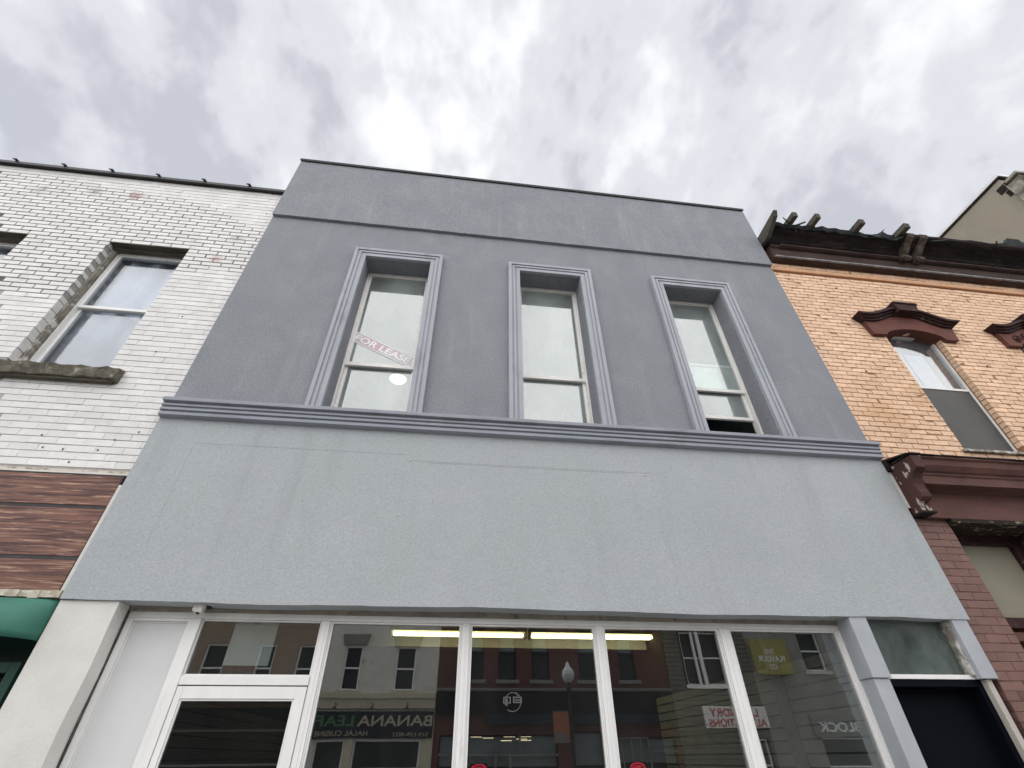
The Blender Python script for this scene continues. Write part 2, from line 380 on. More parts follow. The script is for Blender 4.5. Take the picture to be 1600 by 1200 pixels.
    def mesh(s, name, mats, smooth=False):
        me = bpy.data.meshes.new(name)
        me.from_pydata(s.v, [], s.f)
        for m in (mats if isinstance(mats, (list, tuple)) else [mats]): me.materials.append(M[m])
        me.polygons.foreach_set('material_index', s.m)
        bm = bmesh.new(); bm.from_mesh(me); bmesh.ops.recalc_face_normals(bm, faces=bm.faces); bm.to_mesh(me); bm.free()
        if smooth:
            me.shade_smooth()
        me.update()
        return me

def attach(o, parent):
    if parent is not None:
        o.parent = parent
        if parent.type == 'EMPTY': o.matrix_parent_inverse = Matrix.Translation(-parent.location)
        elif parent.type == 'MESH' and tuple(parent.location) != (0, 0, 0): o.matrix_parent_inverse = Matrix.Translation(-parent.location)
def obj(name, mesh, parent=None, bev=0):
    o = bpy.data.objects.new(name, mesh); COL.objects.link(o); attach(o, parent)
    if bev:
        b = o.modifiers.new('bevel', 'BEVEL'); b.width = bev; b.segments = 2; b.limit_method = 'ANGLE'; b.angle_limit = R_(40)
    return o
def part(name, mb, mats, parent, bev=0, label=None, smooth=False):
    o = obj(name, mb.mesh(name, mats, smooth), parent, bev)
    if label: o['label'] = label
    return o
def tag(o, label, cat, group=None):
    o['label'] = label; o['category'] = cat
    if group: o['group'] = group
    return o
def thing(name, label, cat, loc, group=None):
    o = bpy.data.objects.new(name, None); COL.objects.link(o); o.location = loc; o.empty_display_size = .3
    return tag(o, label, cat, group)
def struct(name, mb, mats, kind='structure'):
    o = part(name, mb, mats, None); o['kind'] = kind; return o

def text(name, string, x, y, z, w, h, m, parent, face=-1, depth=.01, tilt=0., bold=0.):
    """lettering centred on (x, y, z), w x h metres, facing -y (face=-1) or +y (face=1)"""
    cu = bpy.data.curves.new(name, 'FONT'); cu.body = string; cu.size = 1; cu.extrude = .001; cu.offset = bold
    t = bpy.data.objects.new(name+'_curve', cu); COL.objects.link(t)
    dg = bpy.context.evaluated_depsgraph_get()
    me = bpy.data.meshes.new_from_object(t.evaluated_get(dg))
    bpy.data.objects.remove(t); bpy.data.curves.remove(cu)
    xs = [v.co.x for v in me.vertices]; ys = [v.co.y for v in me.vertices]
    cx, cyy = (min(xs)+max(xs))/2, (min(ys)+max(ys))/2; sx = w/(max(xs)-min(xs)); sy = h/(max(ys)-min(ys))
    ct, st = math.cos(tilt), math.sin(tilt)
    for v in me.vertices:
        a = (v.co.x-cx)*sx; b = (v.co.y-cyy)*sy; a, b = a*ct-b*st, a*st+b*ct
        dz = depth if v.co.z > 0 else 0
        v.co = (x + (a if face < 0 else -a), y + (-dz if face < 0 else dz), z + b)
    me.materials.clear(); me.materials.append(M[m]); me.update()
    return obj(name, me, parent)

# ---- bricks
_bc = {}
def brick_mesh(L, H, D, matname, var, jit=.0015, ch=.0025):
    key = (round(L, 3), H, D, matname, var)
    if key in _bc: return _bc[key]
    rs = random.Random(round(L*1000)*131 + var*17 + len(matname))
    a, b = L/2, H/2
    def j(): return rs.uniform(-jit, jit)
    c = [(-a, -b), (a, -b), (a, b), (-a, b)]
    vs = [(x+j(), D, z+j()) for x, z in c] + [(x+j(), ch, z+j()) for x, z in c] + \
         [(x-math.copysign(ch, x)+j(), j(), z-math.copysign(ch, z)+j()) for x, z in c]
    fs = [(8, 9, 10, 11)] + [(i, (i+1) % 4, 4+(i+1) % 4, 4+i) for i in range(4)] + [(4+i, 4+(i+1) % 4, 8+(i+1) % 4, 8+i) for i in range(4)]
    me = bpy.data.meshes.new('brick'); me.from_pydata(vs, [], fs); me.materials.append(M[matname])
    at = me.attributes.new('rnd', 'FLOAT', 'POINT'); r = (var+.5)/7
    at.data.foreach_set('value', [r]*len(vs))
    me.update(); _bc[key] = me
    return me

def lay_bricks(x0, x1, z0, z1, L, H, jb, jp, holes, phase=0., half=True):
    """returns (xa, xb, za, zb) of every brick of a running bond"""
    res = []; n = int((z1-z0)/H + 1e-6)
    for r in range(n):
        za = z0 + r*H; zb = za + H; zc = (za+zb)/2
        segs = [(x0, x1)]
        for h in holes:
            if h[2] < zc < h[3]:
                new = []
                for a, b in segs:
                    if h[0] > a: new.append((a, min(b, h[0])))
                    if h[1] < b: new.append((max(a, h[1]), b))
                segs = [s for s in new if s[1]-s[0] > .02]
        off = phase + (L/2 if r % 2 else 0)
        for a, b in segs:
            k = math.floor((a-off)/L)
            while off + k*L < b:
                p, q = max(a, off+k*L), min(b, off+(k+1)*L)
                if q-p > .035:
                    ga = jp/2 if p > a else 0; gb = jp/2 if q < b else 0
                    res.append((p+ga, q-gb, za+jb/2, zb-jb/2))
                k += 1
    return res

def place_bricks(bricks, y, depth, matname, parent, limit=300, jit=.0015, wob=.0015, name='brick'):
    sc = []
    for b in bricks:
        p = px(((b[0]+b[1])/2, y, (b[2]+b[3])/2))
        vis = p is not None and -10 < p[0] < 1610 and -10 < p[1] < 1210
        sc.append(((b[1]-b[0])*(b[3]-b[2])/p[2]**2 if vis else -1, b))
    sc.sort(key=lambda t: -t[0])
    rs = random.Random(11); rest = MB(); rvals = []
    for i, (a, b) in enumerate(sc):
        if a < 0: continue
        me = brick_mesh(round(b[1]-b[0], 3), b[3]-b[2], depth, matname, rs.randrange(7), jit)
        loc = Vector(((b[0]+b[1])/2, y+rs.uniform(-wob, wob), (b[2]+b[3])/2))
        if i < limit:
            o = bpy.data.objects.new(name, me); COL.objects.link(o); attach(o, parent); o.location = loc
        else:
            rest.add([v.co+loc for v in me.vertices], [tuple(p.vertices) for p in me.polygons])
            rvals += [me.attributes['rnd'].data[0].value]*len(me.vertices)
    if rest.v:
        me = rest.mesh('brickwork', matname)
        at = me.attributes.new('rnd', 'FLOAT', 'POINT'); at.data.foreach_set('value', rvals)
        o = obj('brickwork', me, parent); o['kind'] = 'stuff'

# ================================================================== SETTING
struct('road', MB().box(-60, 60, -14.6, -4.95, -.3, -.12), 'asphalt')
struct('sidewalk', MB().box(-60, 60, -4.8, 40, -.3, 0), 'concrete')
struct('far_sidewalk', MB().box(-60, 60, -60, -14.75, -.3, 0), 'concrete')
kb = MB(); kb.box(-60, 60, -4.949, -4.801, -.3, .004); struct('kerb', kb, 'kerb_stone')
kb = MB(); kb.box(-60, 60, -14.749, -14.601, -.3, .004); struct('far_kerb', kb, 'kerb_stone')
rp = MB()
for dy in (0, .22): rp.box(-60, 60, -9.9+dy, -9.8+dy, -.119, -.115)
struct('road_marking', rp, 'road_paint')
struct('ground', MB().box(-900, 900, -900, 900, -.6, -.31), 'concrete')

# ================================================================== GRAY STUCCO BUILDING
G = thing('stucco_building', 'two-storey gray stucco building with three tall windows above a blank sign wall', 'building', (.95, 0, 0))
GX0, GX1 = -2.975, 4.865
WIN = [(-1.49, -.595), (.68, 1.575), (2.835, 3.745)]
WZ0, WZ1 = 4.60, 7.262
up = MB().wall(GX0, GX1, 4.36, 8.06, 0, .30, [(a, b, WZ0, WZ1) for a, b in WIN])
part('upper_wall', up, 'upper_stucco', G)
# parapet: a little proud, lower edge slightly uneven
pm = MB(); n = 60
bot = [(GX0 + (GX1-GX0)*i/n, 8.035 + random.uniform(-.004, .004)) for i in range(n+1)]
top = [(x, 9.63) for x, z in bot]
pm.strip_y(top, bot, -.045, .26)
part('parapet', pm, 'upper_stucco', G)
part('parapet_cap', MB().box(GX0-.015, GX1+.015, -.065, .29, 9.632, 9.66).box(GX0-.015, GX1+.015, -.068, -.062, 9.60, 9.658), 'cap_metal', G)
# side and back walls, roof
part('side_wall', MB().box(GX0, GX0+.2, .302, 13, 0, 9.3), 'upper_stucco', G)
part('side_wall', MB().box(GX1-.2, GX1, .302, 13, 0, 9.3), 'upper_stucco', G)
part('rear_wall', MB().box(GX0, GX1, 13.002, 13.2, 0, 9.3), 'upper_stucco', G)
part('roof', MB().box(GX0+.202, GX1-.202, .302, 13, 8.3, 8.45), 'tarp', G)
# sill moulding
prof = [(-.001, 4.655), (-.122, 4.622), (-.122, 4.582), (-.088, 4.578), (-.088, 4.553), (-.108, 4.551), (-.108, 4.547), (-.073, 4.543), (-.073, 4.519), (-.092, 4.517), (-.092, 4.512), (-.06, 4.508), (-.06, 4.478), (-.076, 4.476), (-.076, 4.437), (-.001, 4.425)]
prof = [(-.001, 4.655), (-.122, 4.622), (-.122, 4.582), (-.086, 4.578), (-.086, 4.560), (-.098, 4.558), (-.098, 4.536), (-.078, 4.532), (-.078, 4.520), (-.090, 4.518), (-.090, 4.490), (-.068, 4.486), (-.068, 4.474), (-.080, 4.472), (-.080, 4.437), (-.001, 4.425)]
sm = MB(); sm.prism_x(prof, GX0-.012, GX1+.012)
part('sill_moulding', sm, 'band_gray', G, bev=.003)
# sign wall with a slightly wavy foot
sg = MB(); n = 90; bot = []
for i in range(n+1):
    x = GX0-.012 + (GX1-GX0+.024)*i/n
    bot.append((x, 2.735 + .006*math.sin(x*1.7+1) + .003*math.sin(x*5.1) + random.uniform(-.002, .002)))
for i in range(n):
    (xa, za), (xb, zb) = bot[i], bot[i+1]
    o = len(sg.v)
    sg.v += [(xa, -.022, za), (xa, -.022, 4.434), (xa, .30, za), (xa, .30, 4.355)]
    if i == n-1: sg.v += [(xb, -.022, zb), (xb, -.022, 4.434), (xb, .30, zb), (xb, .30, 4.355)]
    c = 4
    for f in ((o, o+c, o+c+1, o+1), (o, o+2, o+c+2, o+c), (o+2, o+3, o+c+3, o+c+2), (o+1, o+c+1, o+c+3, o+3)):
        sg.f.append(f); sg.m.append(0)
for o in (0, 4*n): sg.f.append((o, o+1, o+3, o+2)); sg.m.append(0)
signw = part('sign_wall', sg, 'sign_stucco', G)
# ghost of an old sign board under the paint: low ridges
rg = MB()
for (a, b, z) in ((-2.55, -.55, 4.165), (-.52, 2.02, 4.10), (-.3, 1.75, 4.085)):
    rg.box(a, b, -.0237, -.0218, z-.004, z+.004)
for (x, a, b) in ((-.53, 3.55, 4.09), (2.03, 3.3, 4.09), (-2.56, 3.2, 4.16), (2.06, 2.85, 3.5)):
    rg.box(x-.004, x+.004, -.0237, -.0218, a, b)
part('patch_ridge', rg, 'sign_stucco', signw, bev=.001)
dm = MB()
for (x, z) in ((-.53, 3.52), (2.02, 3.47), (1.96, 4.07), (-.48, 4.10)):
    dm.lathe([(.016, -.0), (.016, .001)], (0, 0, 0), 10)
    k = 20
    for vi_ in range(len(dm.v)-k, len(dm.v)):
        a, b, c = dm.v[vi_]; dm.v[vi_] = (x+a, -.0225-c*2, z+b)
part('filled_bolt', dm, 'sign_stucco', signw)

# upper windows
def sash_window(parent, x0, x1, z0, z1, y, rail, gmat, fmat='sash_white', fw=.045, raised=0., lbl=None, rw=.05):
    w = MB().frame(x0, x1, z0, z1, y, y+.10, (fw*.6, fw*.6, fw*.7, fw))
    win = part('window', w, fmat, parent, bev=.003, label=lbl)
    a, b = x0+fw*.6+.001, x1-fw*.6-.001; t = z1-fw*.7-.001; bt = z0+fw+.001
    us = part('sash', MB().frame(a, b, rail-rw/2, t, y+.015, y+.05, (fw*.8, fw*.8, fw*.6, rw)), fmat, win, bev=.003)
    part('pane', MB().box(a+fw*.8, b-fw*.8, y+.03, y+.036, rail+rw/2, t-fw*.6), gmat, win)
    lb = bt + raised
    ltop = rail + rw*.5 + raised
    part('sash', MB().frame(a, b, lb, ltop, y+.052, y+.09, (fw*.8, fw*.8, rw*.8, fw)), fmat, win, bev=.003)
    part('pane', MB().box(a+fw*.8, b-fw*.8, y+.067, y+.073, lb+fw, ltop-rw*.8), gmat, win)
    return win
lbls = ['tall window with a lease sign behind its glass', 'tall window with both sashes closed', 'tall window with its lower sash raised']
for i, (a, b) in enumerate(WIN):
    w = sash_window(G, a, b, WZ0, WZ1, .245, 5.545, 'upper_glass', raised=(.46 if i == 2 else 0), lbl=lbls[i])
    sr = MB()
    for (o0, o1, p) in ((.163, .120, .062), (.1199, .100, .046), (.0999, .070, .056), (.0699, .050, .042), (.0499, .0, .050)):
        sr.frame(a-o0, b+o0, 4.625, WZ1+o0, -p, -.0005, o0-o1, 'LRT')
    part('surround', sr, 'trim_gray', w, bev=.002)
    part('reveal_lining', MB().frame(a+.0005, b-.0005, 4.60, WZ1-.0005, .004, .244, .006, 'LRT'), 'upper_stucco', w)

# upstairs room seen through the panes
UX0, UX1 = GX0+.202, GX1-.202
part('upstairs_ceiling', MB().box(UX0, UX1, .302, 9, 7.62, 7.70), 'ceil_paint', G)
part('upstairs_floor', MB().box(UX0, UX1, .302, 9, 4.10, 4.30), 'floor_dark', G)
part('upstairs_wall', MB().box(UX0, UX1, 9.002, 9.1, 4.31, 7.61), 'room_paint', G)
part('partition_wall', MB().box(2.2, 2.3, .35, 9, 4.301, 7.619), 'room_paint', G)

# storefront
FY, GY = .165, .205
ST = MB()
ST.box(-2.548, 3.735, FY+.002, .24, 2.655, 2.70)                      # head rail
head = part('storefront_head', ST, 'frame_white', G, bev=.002)
part('head_flashing', MB().box(-2.55, 3.74, .15, .26, 2.702, 2.76), 'head_dirty', G)
part('soffit', MB().box(-2.97, 4.86, -.018, .148, 2.775, 2.79), 'soffit_gray', G)
MULL = [(-1.037, -.958), (.121, .204), (1.290, 1.374), (2.446, 2.553), (3.612, 3.732)]
for (a, b) in MULL:
    mm = MB().box(a+.012, b-.012, FY, .25, 0.1, 2.654).box(a, a+.0118, FY+.012, .25, .1, 2.654).box(b-.0118, b, FY+.012, .25, .1, 2.654)
    mm.box((a+b)/2-.004, (a+b)/2+.004, FY-.004, FY-.0002, .1, 2.654)
    part('mullion', mm, 'frame_white', G, bev=.002)
for (a, b) in zip(MULL[:-1], MULL[1:]):
    x0, x1 = a[1]+.001, b[0]-.001
    part('stop_bead', MB().frame(x0, x1, .5, 2.654, GY-.02, GY-.001, .014), 'frame_white', G)
    part('shop_window_pane', MB().box(x0, x1, GY, GY+.008, .5, 2.654), 'shop_glass', G)
part('bulkhead', MB().box(-.957, 3.61, .18, .26, 0, .499), 'frame_white', G)
# panel, transom and door on the left
pnl = part('side_panel', MB().box(-2.50, -2.085, .20, .235, 0, 2.63), 'panel_white', G)
part('panel_frame', MB().frame(-2.548, -2.04, 0, 2.654, FY+.005, .24, (.047, .045, .022, .02)).frame(-2.50, -2.086, .02, 2.631, .19, .199, .010), 'frame_white', pnl, bev=.002)
part('caulk_joint', MB().box(-2.556, -2.549, .15, .21, 0, 2.70), 'caulk_dark', pnl)
tp = MB().box(-2.039, -1.985, FY-.004, .245, 0, 2.654).box(-1.984, -1.038, FY, .24, 2.198, 2.258)
tp.frame(-1.984, -1.038, 2.259, 2.654, GY-.02, GY-.001, .012)
part('door_frame', tp, 'frame_white', G, bev=.003)
part('transom_pane', MB().box(-1.984, -1.038, GY, GY+.008, 2.2585, 2.654), 'shop_glass', G)
dr = part('door', MB().frame(-1.981, -1.041, .02, 2.190, .168, .222, (.045, .075, .08, .25)).frame(-1.935, -1.117, .271, 2.109, .175, .19, .012), 'frame_white', G, bev=.003)
part('pane', MB().box(-1.923, -1.129, .195, .203, .28, 2.098), 'door_glass', dr)
part('handle', MB().tube([(-1.16, .165, 1.0), (-1.16, .10, 1.0), (-1.16, .10, 1.35), (-1.16, .165, 1.35)], .012), 'cap_metal', dr)
# rendered white pier on the far left
pr = MB(); n = 26
for i in range(n):
    za, zb = 2.733*i/n, 2.733*(i+1)/n
    pr.add([(x, y, z) for z in (za, zb) for (x, y) in ((-2.988, 0), (-2.557+.004*math.sin(z*9), .0+.003*math.sin(z*6)), (-2.557+.004*math.sin(z*9), .26), (-2.988, .26))],
           [(0, 1, 5, 4), (1, 2, 6, 5), (3, 0, 4, 7), (2, 3, 7, 6)])
part('pier', pr, 'pier_white', G, label='white rendered pier left of the shop door')
# right-hand door bay
pl = MB().box(3.640, 3.815, -.012, .26, 2.262, 2.748)
part('pilaster', pl, 'pilaster_gray', G, bev=.004)
part('pilaster', MB().box(3.652, 3.802, .004, .26, 0, 2.259), 'pilaster_gray', G, bev=.004)
part('pilaster', MB().box(4.685, 4.848, -.012, .28, 2.262, 2.748), 'pilaster_gray', G, bev=.004)
part('jamb', MB().box(4.745, 4.80, .02, .28, 0, 2.259), 'frame_cream', G, bev=.003)
part('reveal_board', MB().box(4.655, 4.684, .03, .28, 2.29, 2.74), 'peeled_wood', G)
td = part('transom', MB().box(3.816, 4.744, .06, .20, 2.262, 2.297), 'frame_white', G, bev=.003, label='white transom bar over the black door')
part('pane', MB().box(3.816, 4.654, .10, .108, 2.2975, 2.74), 'transom_glass', td)
part('backing', MB().box(3.816, 4.684, .4, .45, 2.2975, 2.74), 'room_paint', td)
bd = part('door', MB().box(3.86, 4.70, .20, .25, .02, 2.20), 'door_black', G, label='plain black door with a black frame')
part('door_frame', MB().frame(3.803, 4.744, 0, 2.2615, .07, .25, (.05, .05, .055, 0), 'LRT'), 'door_black', bd, bev=.003)
part('handle', MB().tube([(3.95, .199, 1.0), (3.95, .15, 1.0), (4.05, .15, 1.0)], .01), 'cap_metal', bd)

# shop interior
part('shop_floor', MB().box(GX0+.202, GX1-.202, .302, 12.9, 0.001, .02), 'floor_dark', G)
part('shop_ceiling', MB().box(GX0+.202, GX1-.202, .302, 5.9, 3.72, 3.8), 'room_paint', G)
part('ceiling_beam', MB().box(GX0+.202, GX1-.202, 5.30, 5.6, 3.31, 3.719), 'room_paint', G)
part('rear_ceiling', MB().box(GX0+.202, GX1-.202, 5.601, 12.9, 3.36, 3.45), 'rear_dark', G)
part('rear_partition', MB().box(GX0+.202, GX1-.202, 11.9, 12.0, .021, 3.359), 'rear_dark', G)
rw = part('slat_wall', MB().box(3.74, 3.79, .262, 11.8, .021, 3.719), 'slat_gap', G)
for kx in range(19):
    z0 = .40+kx*.1125
    part('slat', MB().box(3.722, 3.7395, .30, 1.38, z0+.018, z0+.1125), 'slat_gray', rw)
    part('slat', MB().box(3.722, 3.7395, 1.56, 5.2, z0+.018, z0+.1125), 'slat_gray', rw)
part('post', MB().box(3.66, 3.739, 1.42, 1.52, .021, 3.3), 'room_paint', rw)
lw = part('slat_wall', MB().box(-2.27, -2.22, .262, 11.8, .021, 3.719), 'slat_gap', G)
for kx in range(22):
    z0 = .30+kx*.085
    part('slat', MB().box(-2.2195, -2.202, .30, 5.2, z0+.011, z0+.085), 'slat_gray', lw)
part('shop_ceiling_trim', MB().box(.3, 3.4, 5.02, 5.06, 3.60, 3.64), 'housing', G)

# ---------- things in and on the gray building
def fluorescent(x0, x1, tm, lab):
    t = thing('fluorescent_light', lab, 'ceiling light', ((x0+x1)/2, 5.0, 3.70), 'fluorescent strip lights in the shop')
    part('housing', MB().prism_x([(4.90, 3.495), (5.10, 3.495), (5.06, 3.56), (4.94, 3.56)], x0, x1), 'housing', t)
    for dy in (-.055, .055):
        part('tube', MB().tube([(x0+.03, 5+dy, 3.455), (x1-.03, 5+dy, 3.455)], .026, 10), tm, t)
    for x in (x0-.02, x1):
        part('end_cap', MB().box(x, x+.02, 4.89, 5.11, 3.405, 3.56), 'dark_fitting', t)
    for x in (x0+.3, x1-.3):
        part('hanger', MB().box(x-.01, x+.01, 4.99, 5.01, 3.56, 3.719), 'dark_fitting', t)
fluorescent(-.95, 1.39, 'tube', 'dimmer twin-tube strip light behind the left and middle shop panes')
fluorescent(1.49, 3.80, 'tube_bright', 'brighter strip light behind the third and fourth shop panes')
dl = thing('dome_light', 'round glowing dome light on the upstairs ceiling behind the left tall window', 'ceiling light', (-1.30, 3.1, 7.6))
part('base_ring', MB().lathe([(.17, -.03), (.17, 0.0)], (-1.30, 3.1, 7.619), 28), 'frame_white', dl)
part('diffuser', MB().lathe([(.02, -.085), (.09, -.078), (.135, -.06), (.16, -.031)], (-1.30, 3.1, 7.619), 28), 'dome', dl, smooth=True)

ls = thing('lease_sign', 'FOR LEASE sign, paled by painted-in sky reflection, stuck at a slant on the glass of the left tall window', 'sign', (-1.06, .30, 5.7))
cxl, czl, tl = -1.062, 5.828, math.atan2(-.371, .764)
c, s_ = math.cos(tl), math.sin(tl)
def rot(a, b): return (cxl+a*c-b*s_, czl+a*s_+b*c)
hw, hh = .435, .082
# shear so the ends hang plumb
def shp(a, b): return (cxl+a*.764/.85, czl+a*-.371/.85+b)
P = [(-hw, -hh), (hw, -hh), (hw, hh), (-hw, hh)]
part('board', MB().prism_y([rot(*p) for p in P], .2715, .2745), 'sign_red_veiled', ls)
bd_ = MB()
for p in ([(-hw, hh-.012), (hw, hh-.012), (hw, hh), (-hw, hh)], [(-hw, -hh), (hw, -hh), (hw, -hh+.012), (-hw, -hh+.012)],
          [(-hw, -hh+.0121), (-hw+.012, -hh+.0121), (-hw+.012, hh-.0121), (-hw, hh-.0121)], [(hw-.012, -hh+.0121), (hw, -hh+.0121), (hw, hh-.0121), (hw-.012, hh-.0121)]):
    bd_.prism_y([rot(*q) for q in p], .2705, .2714)
part('border', bd_, 'lease_white', ls)
text('lettering', 'FOR LEASE', cxl, .2713, czl, .80, .10, 'lease_white', ls, -1, .0012, tl, .02)

se = thing('motion_sensor', 'small off-white sensor fixed under the sign wall above the shop door', 'sensor', (-2.0, .1, 2.75))
part('housing', MB().add([(-2.035, .045, 2.685), (-1.955, .040, 2.675), (-1.955, .10, 2.672), (-2.035, .10, 2.682), (-2.03, .04, 2.742), (-1.95, .04, 2.74), (-1.945, .11, 2.745), (-2.03, .11, 2.745)],
     [(0, 1, 2, 3), (4, 7, 6, 5), (0, 4, 5, 1), (1, 5, 6, 2), (2, 6, 7, 3), (3, 7, 4, 0)]), 'sensor_white', se, bev=.012)
part('lens', MB().lathe([(.004, 0), (.012, .004), (.014, .015)], (-1.99, .07, 2.664), 10), 'dark_fitting', se)
part('bracket', MB().box(-1.975, -1.925, .085, .14, 2.72, 2.774), 'dark_fitting', se)
ps = thing('paper_sheet', 'pale sheet taped inside the glass over the shop door', 'sheet', (-1.5, .235, 2.33))
part('sheet', MB().box(-1.735, -1.395, .232, .2335, 2.335, 2.652), 'sign_white', ps)
part('tape', MB().box(-1.60, -1.53, .2305, .2318, 2.63, 2.653), 'frame_cream', ps)
cb = thing('cable', 'thin dark cable stapled along the shop soffit', 'cable', (-1.5, .14, 2.75))
part('wire', MB().tube([(-2.54, .145, 2.762), (-2.2, .146, 2.768), (-1.95, .143, 2.766), (-1.5, .146, 2.771), (-1.0, .145, 2.767)], .006, 6), 'caulk_dark', cb)

# ================================================================== WHITE BRICK BUILDING
Wb = thing('white_brick_building', 'white painted brick building with weathered window sills on the far left', 'building', (-6, .05, 0))
WX0, WX1 = -9.5, -2.99
H_, L_ = .0764, .25
wz0 = 3.88; ncs = int((8.70-wz0)/H_)
wz1 = wz0+ncs*H_
wh = [(-4.81, -3.815, 5.025, 7.20), (-6.79, -5.795, 5.025, 7.20)]
def isdark(x, z):
    lo = 6.10 if x < -4.8 else (6.79 if x > -3.9 else 5.6)
    lo += .076*((math.sin(x*7.3) > .75)-(math.sin(x*5.1+2) > .8))
    pts = [(-9, 8.55), (-6.3, 8.54), (-5.6, 8.46), (-5.3, 8.38), (-4.5, 8.30), (-3.8, 8.16), (-3.5, 7.86), (-3.1, 7.80), (-2.9, 7.76)]
    hi = pts[-1][1]
    for (a, b), (c_, d) in zip(pts[:-1], pts[1:]):
        if a <= x <= c_: hi = b + (d-b)*(x-a)/(c_-a)
    return lo < z < hi
MORT = (.0525, .0545)
part('wall', MB().wall(WX0, WX1, wz0-.02, wz1+.01, .055, .40, [(h[0]-.008, h[1]+.008, h[2]-.008, h[3]+.03) for h in wh]), 'white_mortar', Wb)
br = lay_bricks(WX0, WX1, wz0, wz1, L_, H_, 0, 0, wh, .06)
dkm = MB(); fin = []
for (a, b, c_, d) in br:
    if isdark((a+b)/2, (c_+d)/2):
        fin.append((a+(0 if any(abs(a-h[1]) < .002 for h in wh) else .0066), b-(0 if any(abs(b-h[0]) < .002 for h in wh) else .0066), c_+.0068, d-.0068))
        if not any(abs(a-h[1]) < .002 or abs(b-h[0]) < .002 for h in wh): dkm.box(a+.0002, b-.0002, *MORT, c_+.0002, d-.0002)
        else: dkm.box(a+.0002, b-.0002, *MORT, c_+.0002, d-.0002)
    else:
        fin.append((a+.0008, b-.0008, c_+.0036, d-.0036))
part('dark_mortar', dkm, 'dark_mortar', Wb)
place_bricks(fin, .05, .10, 'white_brick', Wb, 300, .0012, .0015)
part('coping', MB().box(WX0, WX1+.01, .0, .45, wz1+.012, wz1+.05).box(WX0, WX1+.01, -.012, -.0005, wz1-.005, wz1+.05), 'coping_black', Wb)
for xx in [-6.83+.66*i for i in range(6)]:
    part('coping_clip', MB().box(xx-.02, xx+.02, -.03, .02, wz1+.051, wz1+.066).box(xx-.04, xx+.01, -.045, -.0301, wz1+.052, wz1+.070), 'coping_black', Wb)
part('body', MB().box(WX0, WX1-.01, .402, 13, 0, 8.4), 'white_mortar', Wb)
for i, h in enumerate(wh):
    lb = ['sash window with sheer curtains', 'sash window cut by the edge of the picture'][i]
    a, b = h[0]+.03, h[1]-.03
    w = sash_window(Wb, a, b, 5.04, 7.155, .215, 6.115, 'curtain_glass', 'frame_white', .045, lbl=lb, rw=.045)
    part('lintel', MB().box(h[0]-.007, h[1]+.007, .054, .214, 7.157, 7.229).box(h[0]-.007, h[1]+.007, .13, .2, 7.13, 7.1565), 'lintel_wood', w)
    part('casing', MB().box(h[0]-.007, a-.001, .152, .31, 5.03, 7.13).box(b+.001, h[1]+.007, .152, .31, 5.03, 7.13).box(a, a+.012, .17, .214, 5.04, 7.13), 'peeled_wood', w)
    sl_ = MB(); n = 22
    rs = random.Random(3+i)
    xs = [h[0]-.20+(h[1]-h[0]+.40)*k/n for k in range(n+1)]
    prev = None
    for k, x in enumerate(xs):
        ring = [(x, -.035+rs.uniform(-.012, .012), 4.865+rs.uniform(-.008, .008)), (x, -.045+rs.uniform(-.012, .012), 5.0+rs.uniform(-.012, .012)), (x, .06, 5.03), (x, .30, 5.036), (x, .30, 4.87), (x, .02, 4.853)]
        o = len(sl_.v); sl_.v += ring
        if prev is not None:
            for q in range(6): sl_.f.append((prev+q, prev+(q+1) % 6, o+(q+1) % 6, o+q)); sl_.m.append(0)
        else: sl_.f.append(tuple(range(o, o+6))); sl_.m.append(0)
        prev = o
    sl_.f.append(tuple(range(prev, prev+6))); sl_.m.append(0)
    part('sill', sl_, 'old_stone', w)
    part('sill_bed', MB().box(h[0]-.16, h[1]+.16, -.01, .049, 4.838, 4.855), 'lintel_wood', w)
    part('room', MB().box(a-.2, b+.2, .401, .4015, 4.9, 7.4), 'curtain_blue', w)
    cu = MB(); n = 90; xs = [a+.05+(b-a-.1)*k/n for k in range(n+1)]
    pts = [(x, .345+.030*math.sin((x-a)*24+.8*math.sin((x-a)*9))+.020*math.sin((x-a)*11+1)) for x in xs]
    for k in range(n):
        (xa, ya), (xb, yb) = pts[k], pts[k+1]
        cu.add([(xa, ya, 5.08), (xb, yb, 5.08), (xb, yb, 7.12), (xa, ya, 7.12)], [(0, 1, 2, 3)])
    o = part('curtain', cu, 'curtain', None, smooth=True)
    sd_ = o.modifiers.new('solid', 'SOLIDIFY'); sd_.thickness = .002
    tag(o, ['pleated sheer curtain behind the sash window nearest the gray building', 'sheer curtain behind the window cut off at the left edge'][i], 'curtain')
for (x, z) in ((-3.155, 4.29), (-3.33, 4.19), (-3.72, 4.06), (-3.42, 4.07), (-3.98, 4.20), (-3.9, 4.07), (-3.60, 3.93), (-3.45, 5.33), (-3.12, 8.15), (-5.83, 7.245), (-3.4, 5.9)):
    part('old_anchor', MB().tube([(x, .046, z), (x+.004, .052, z)], [.006, .013], 7), 'caulk_dark', Wb)
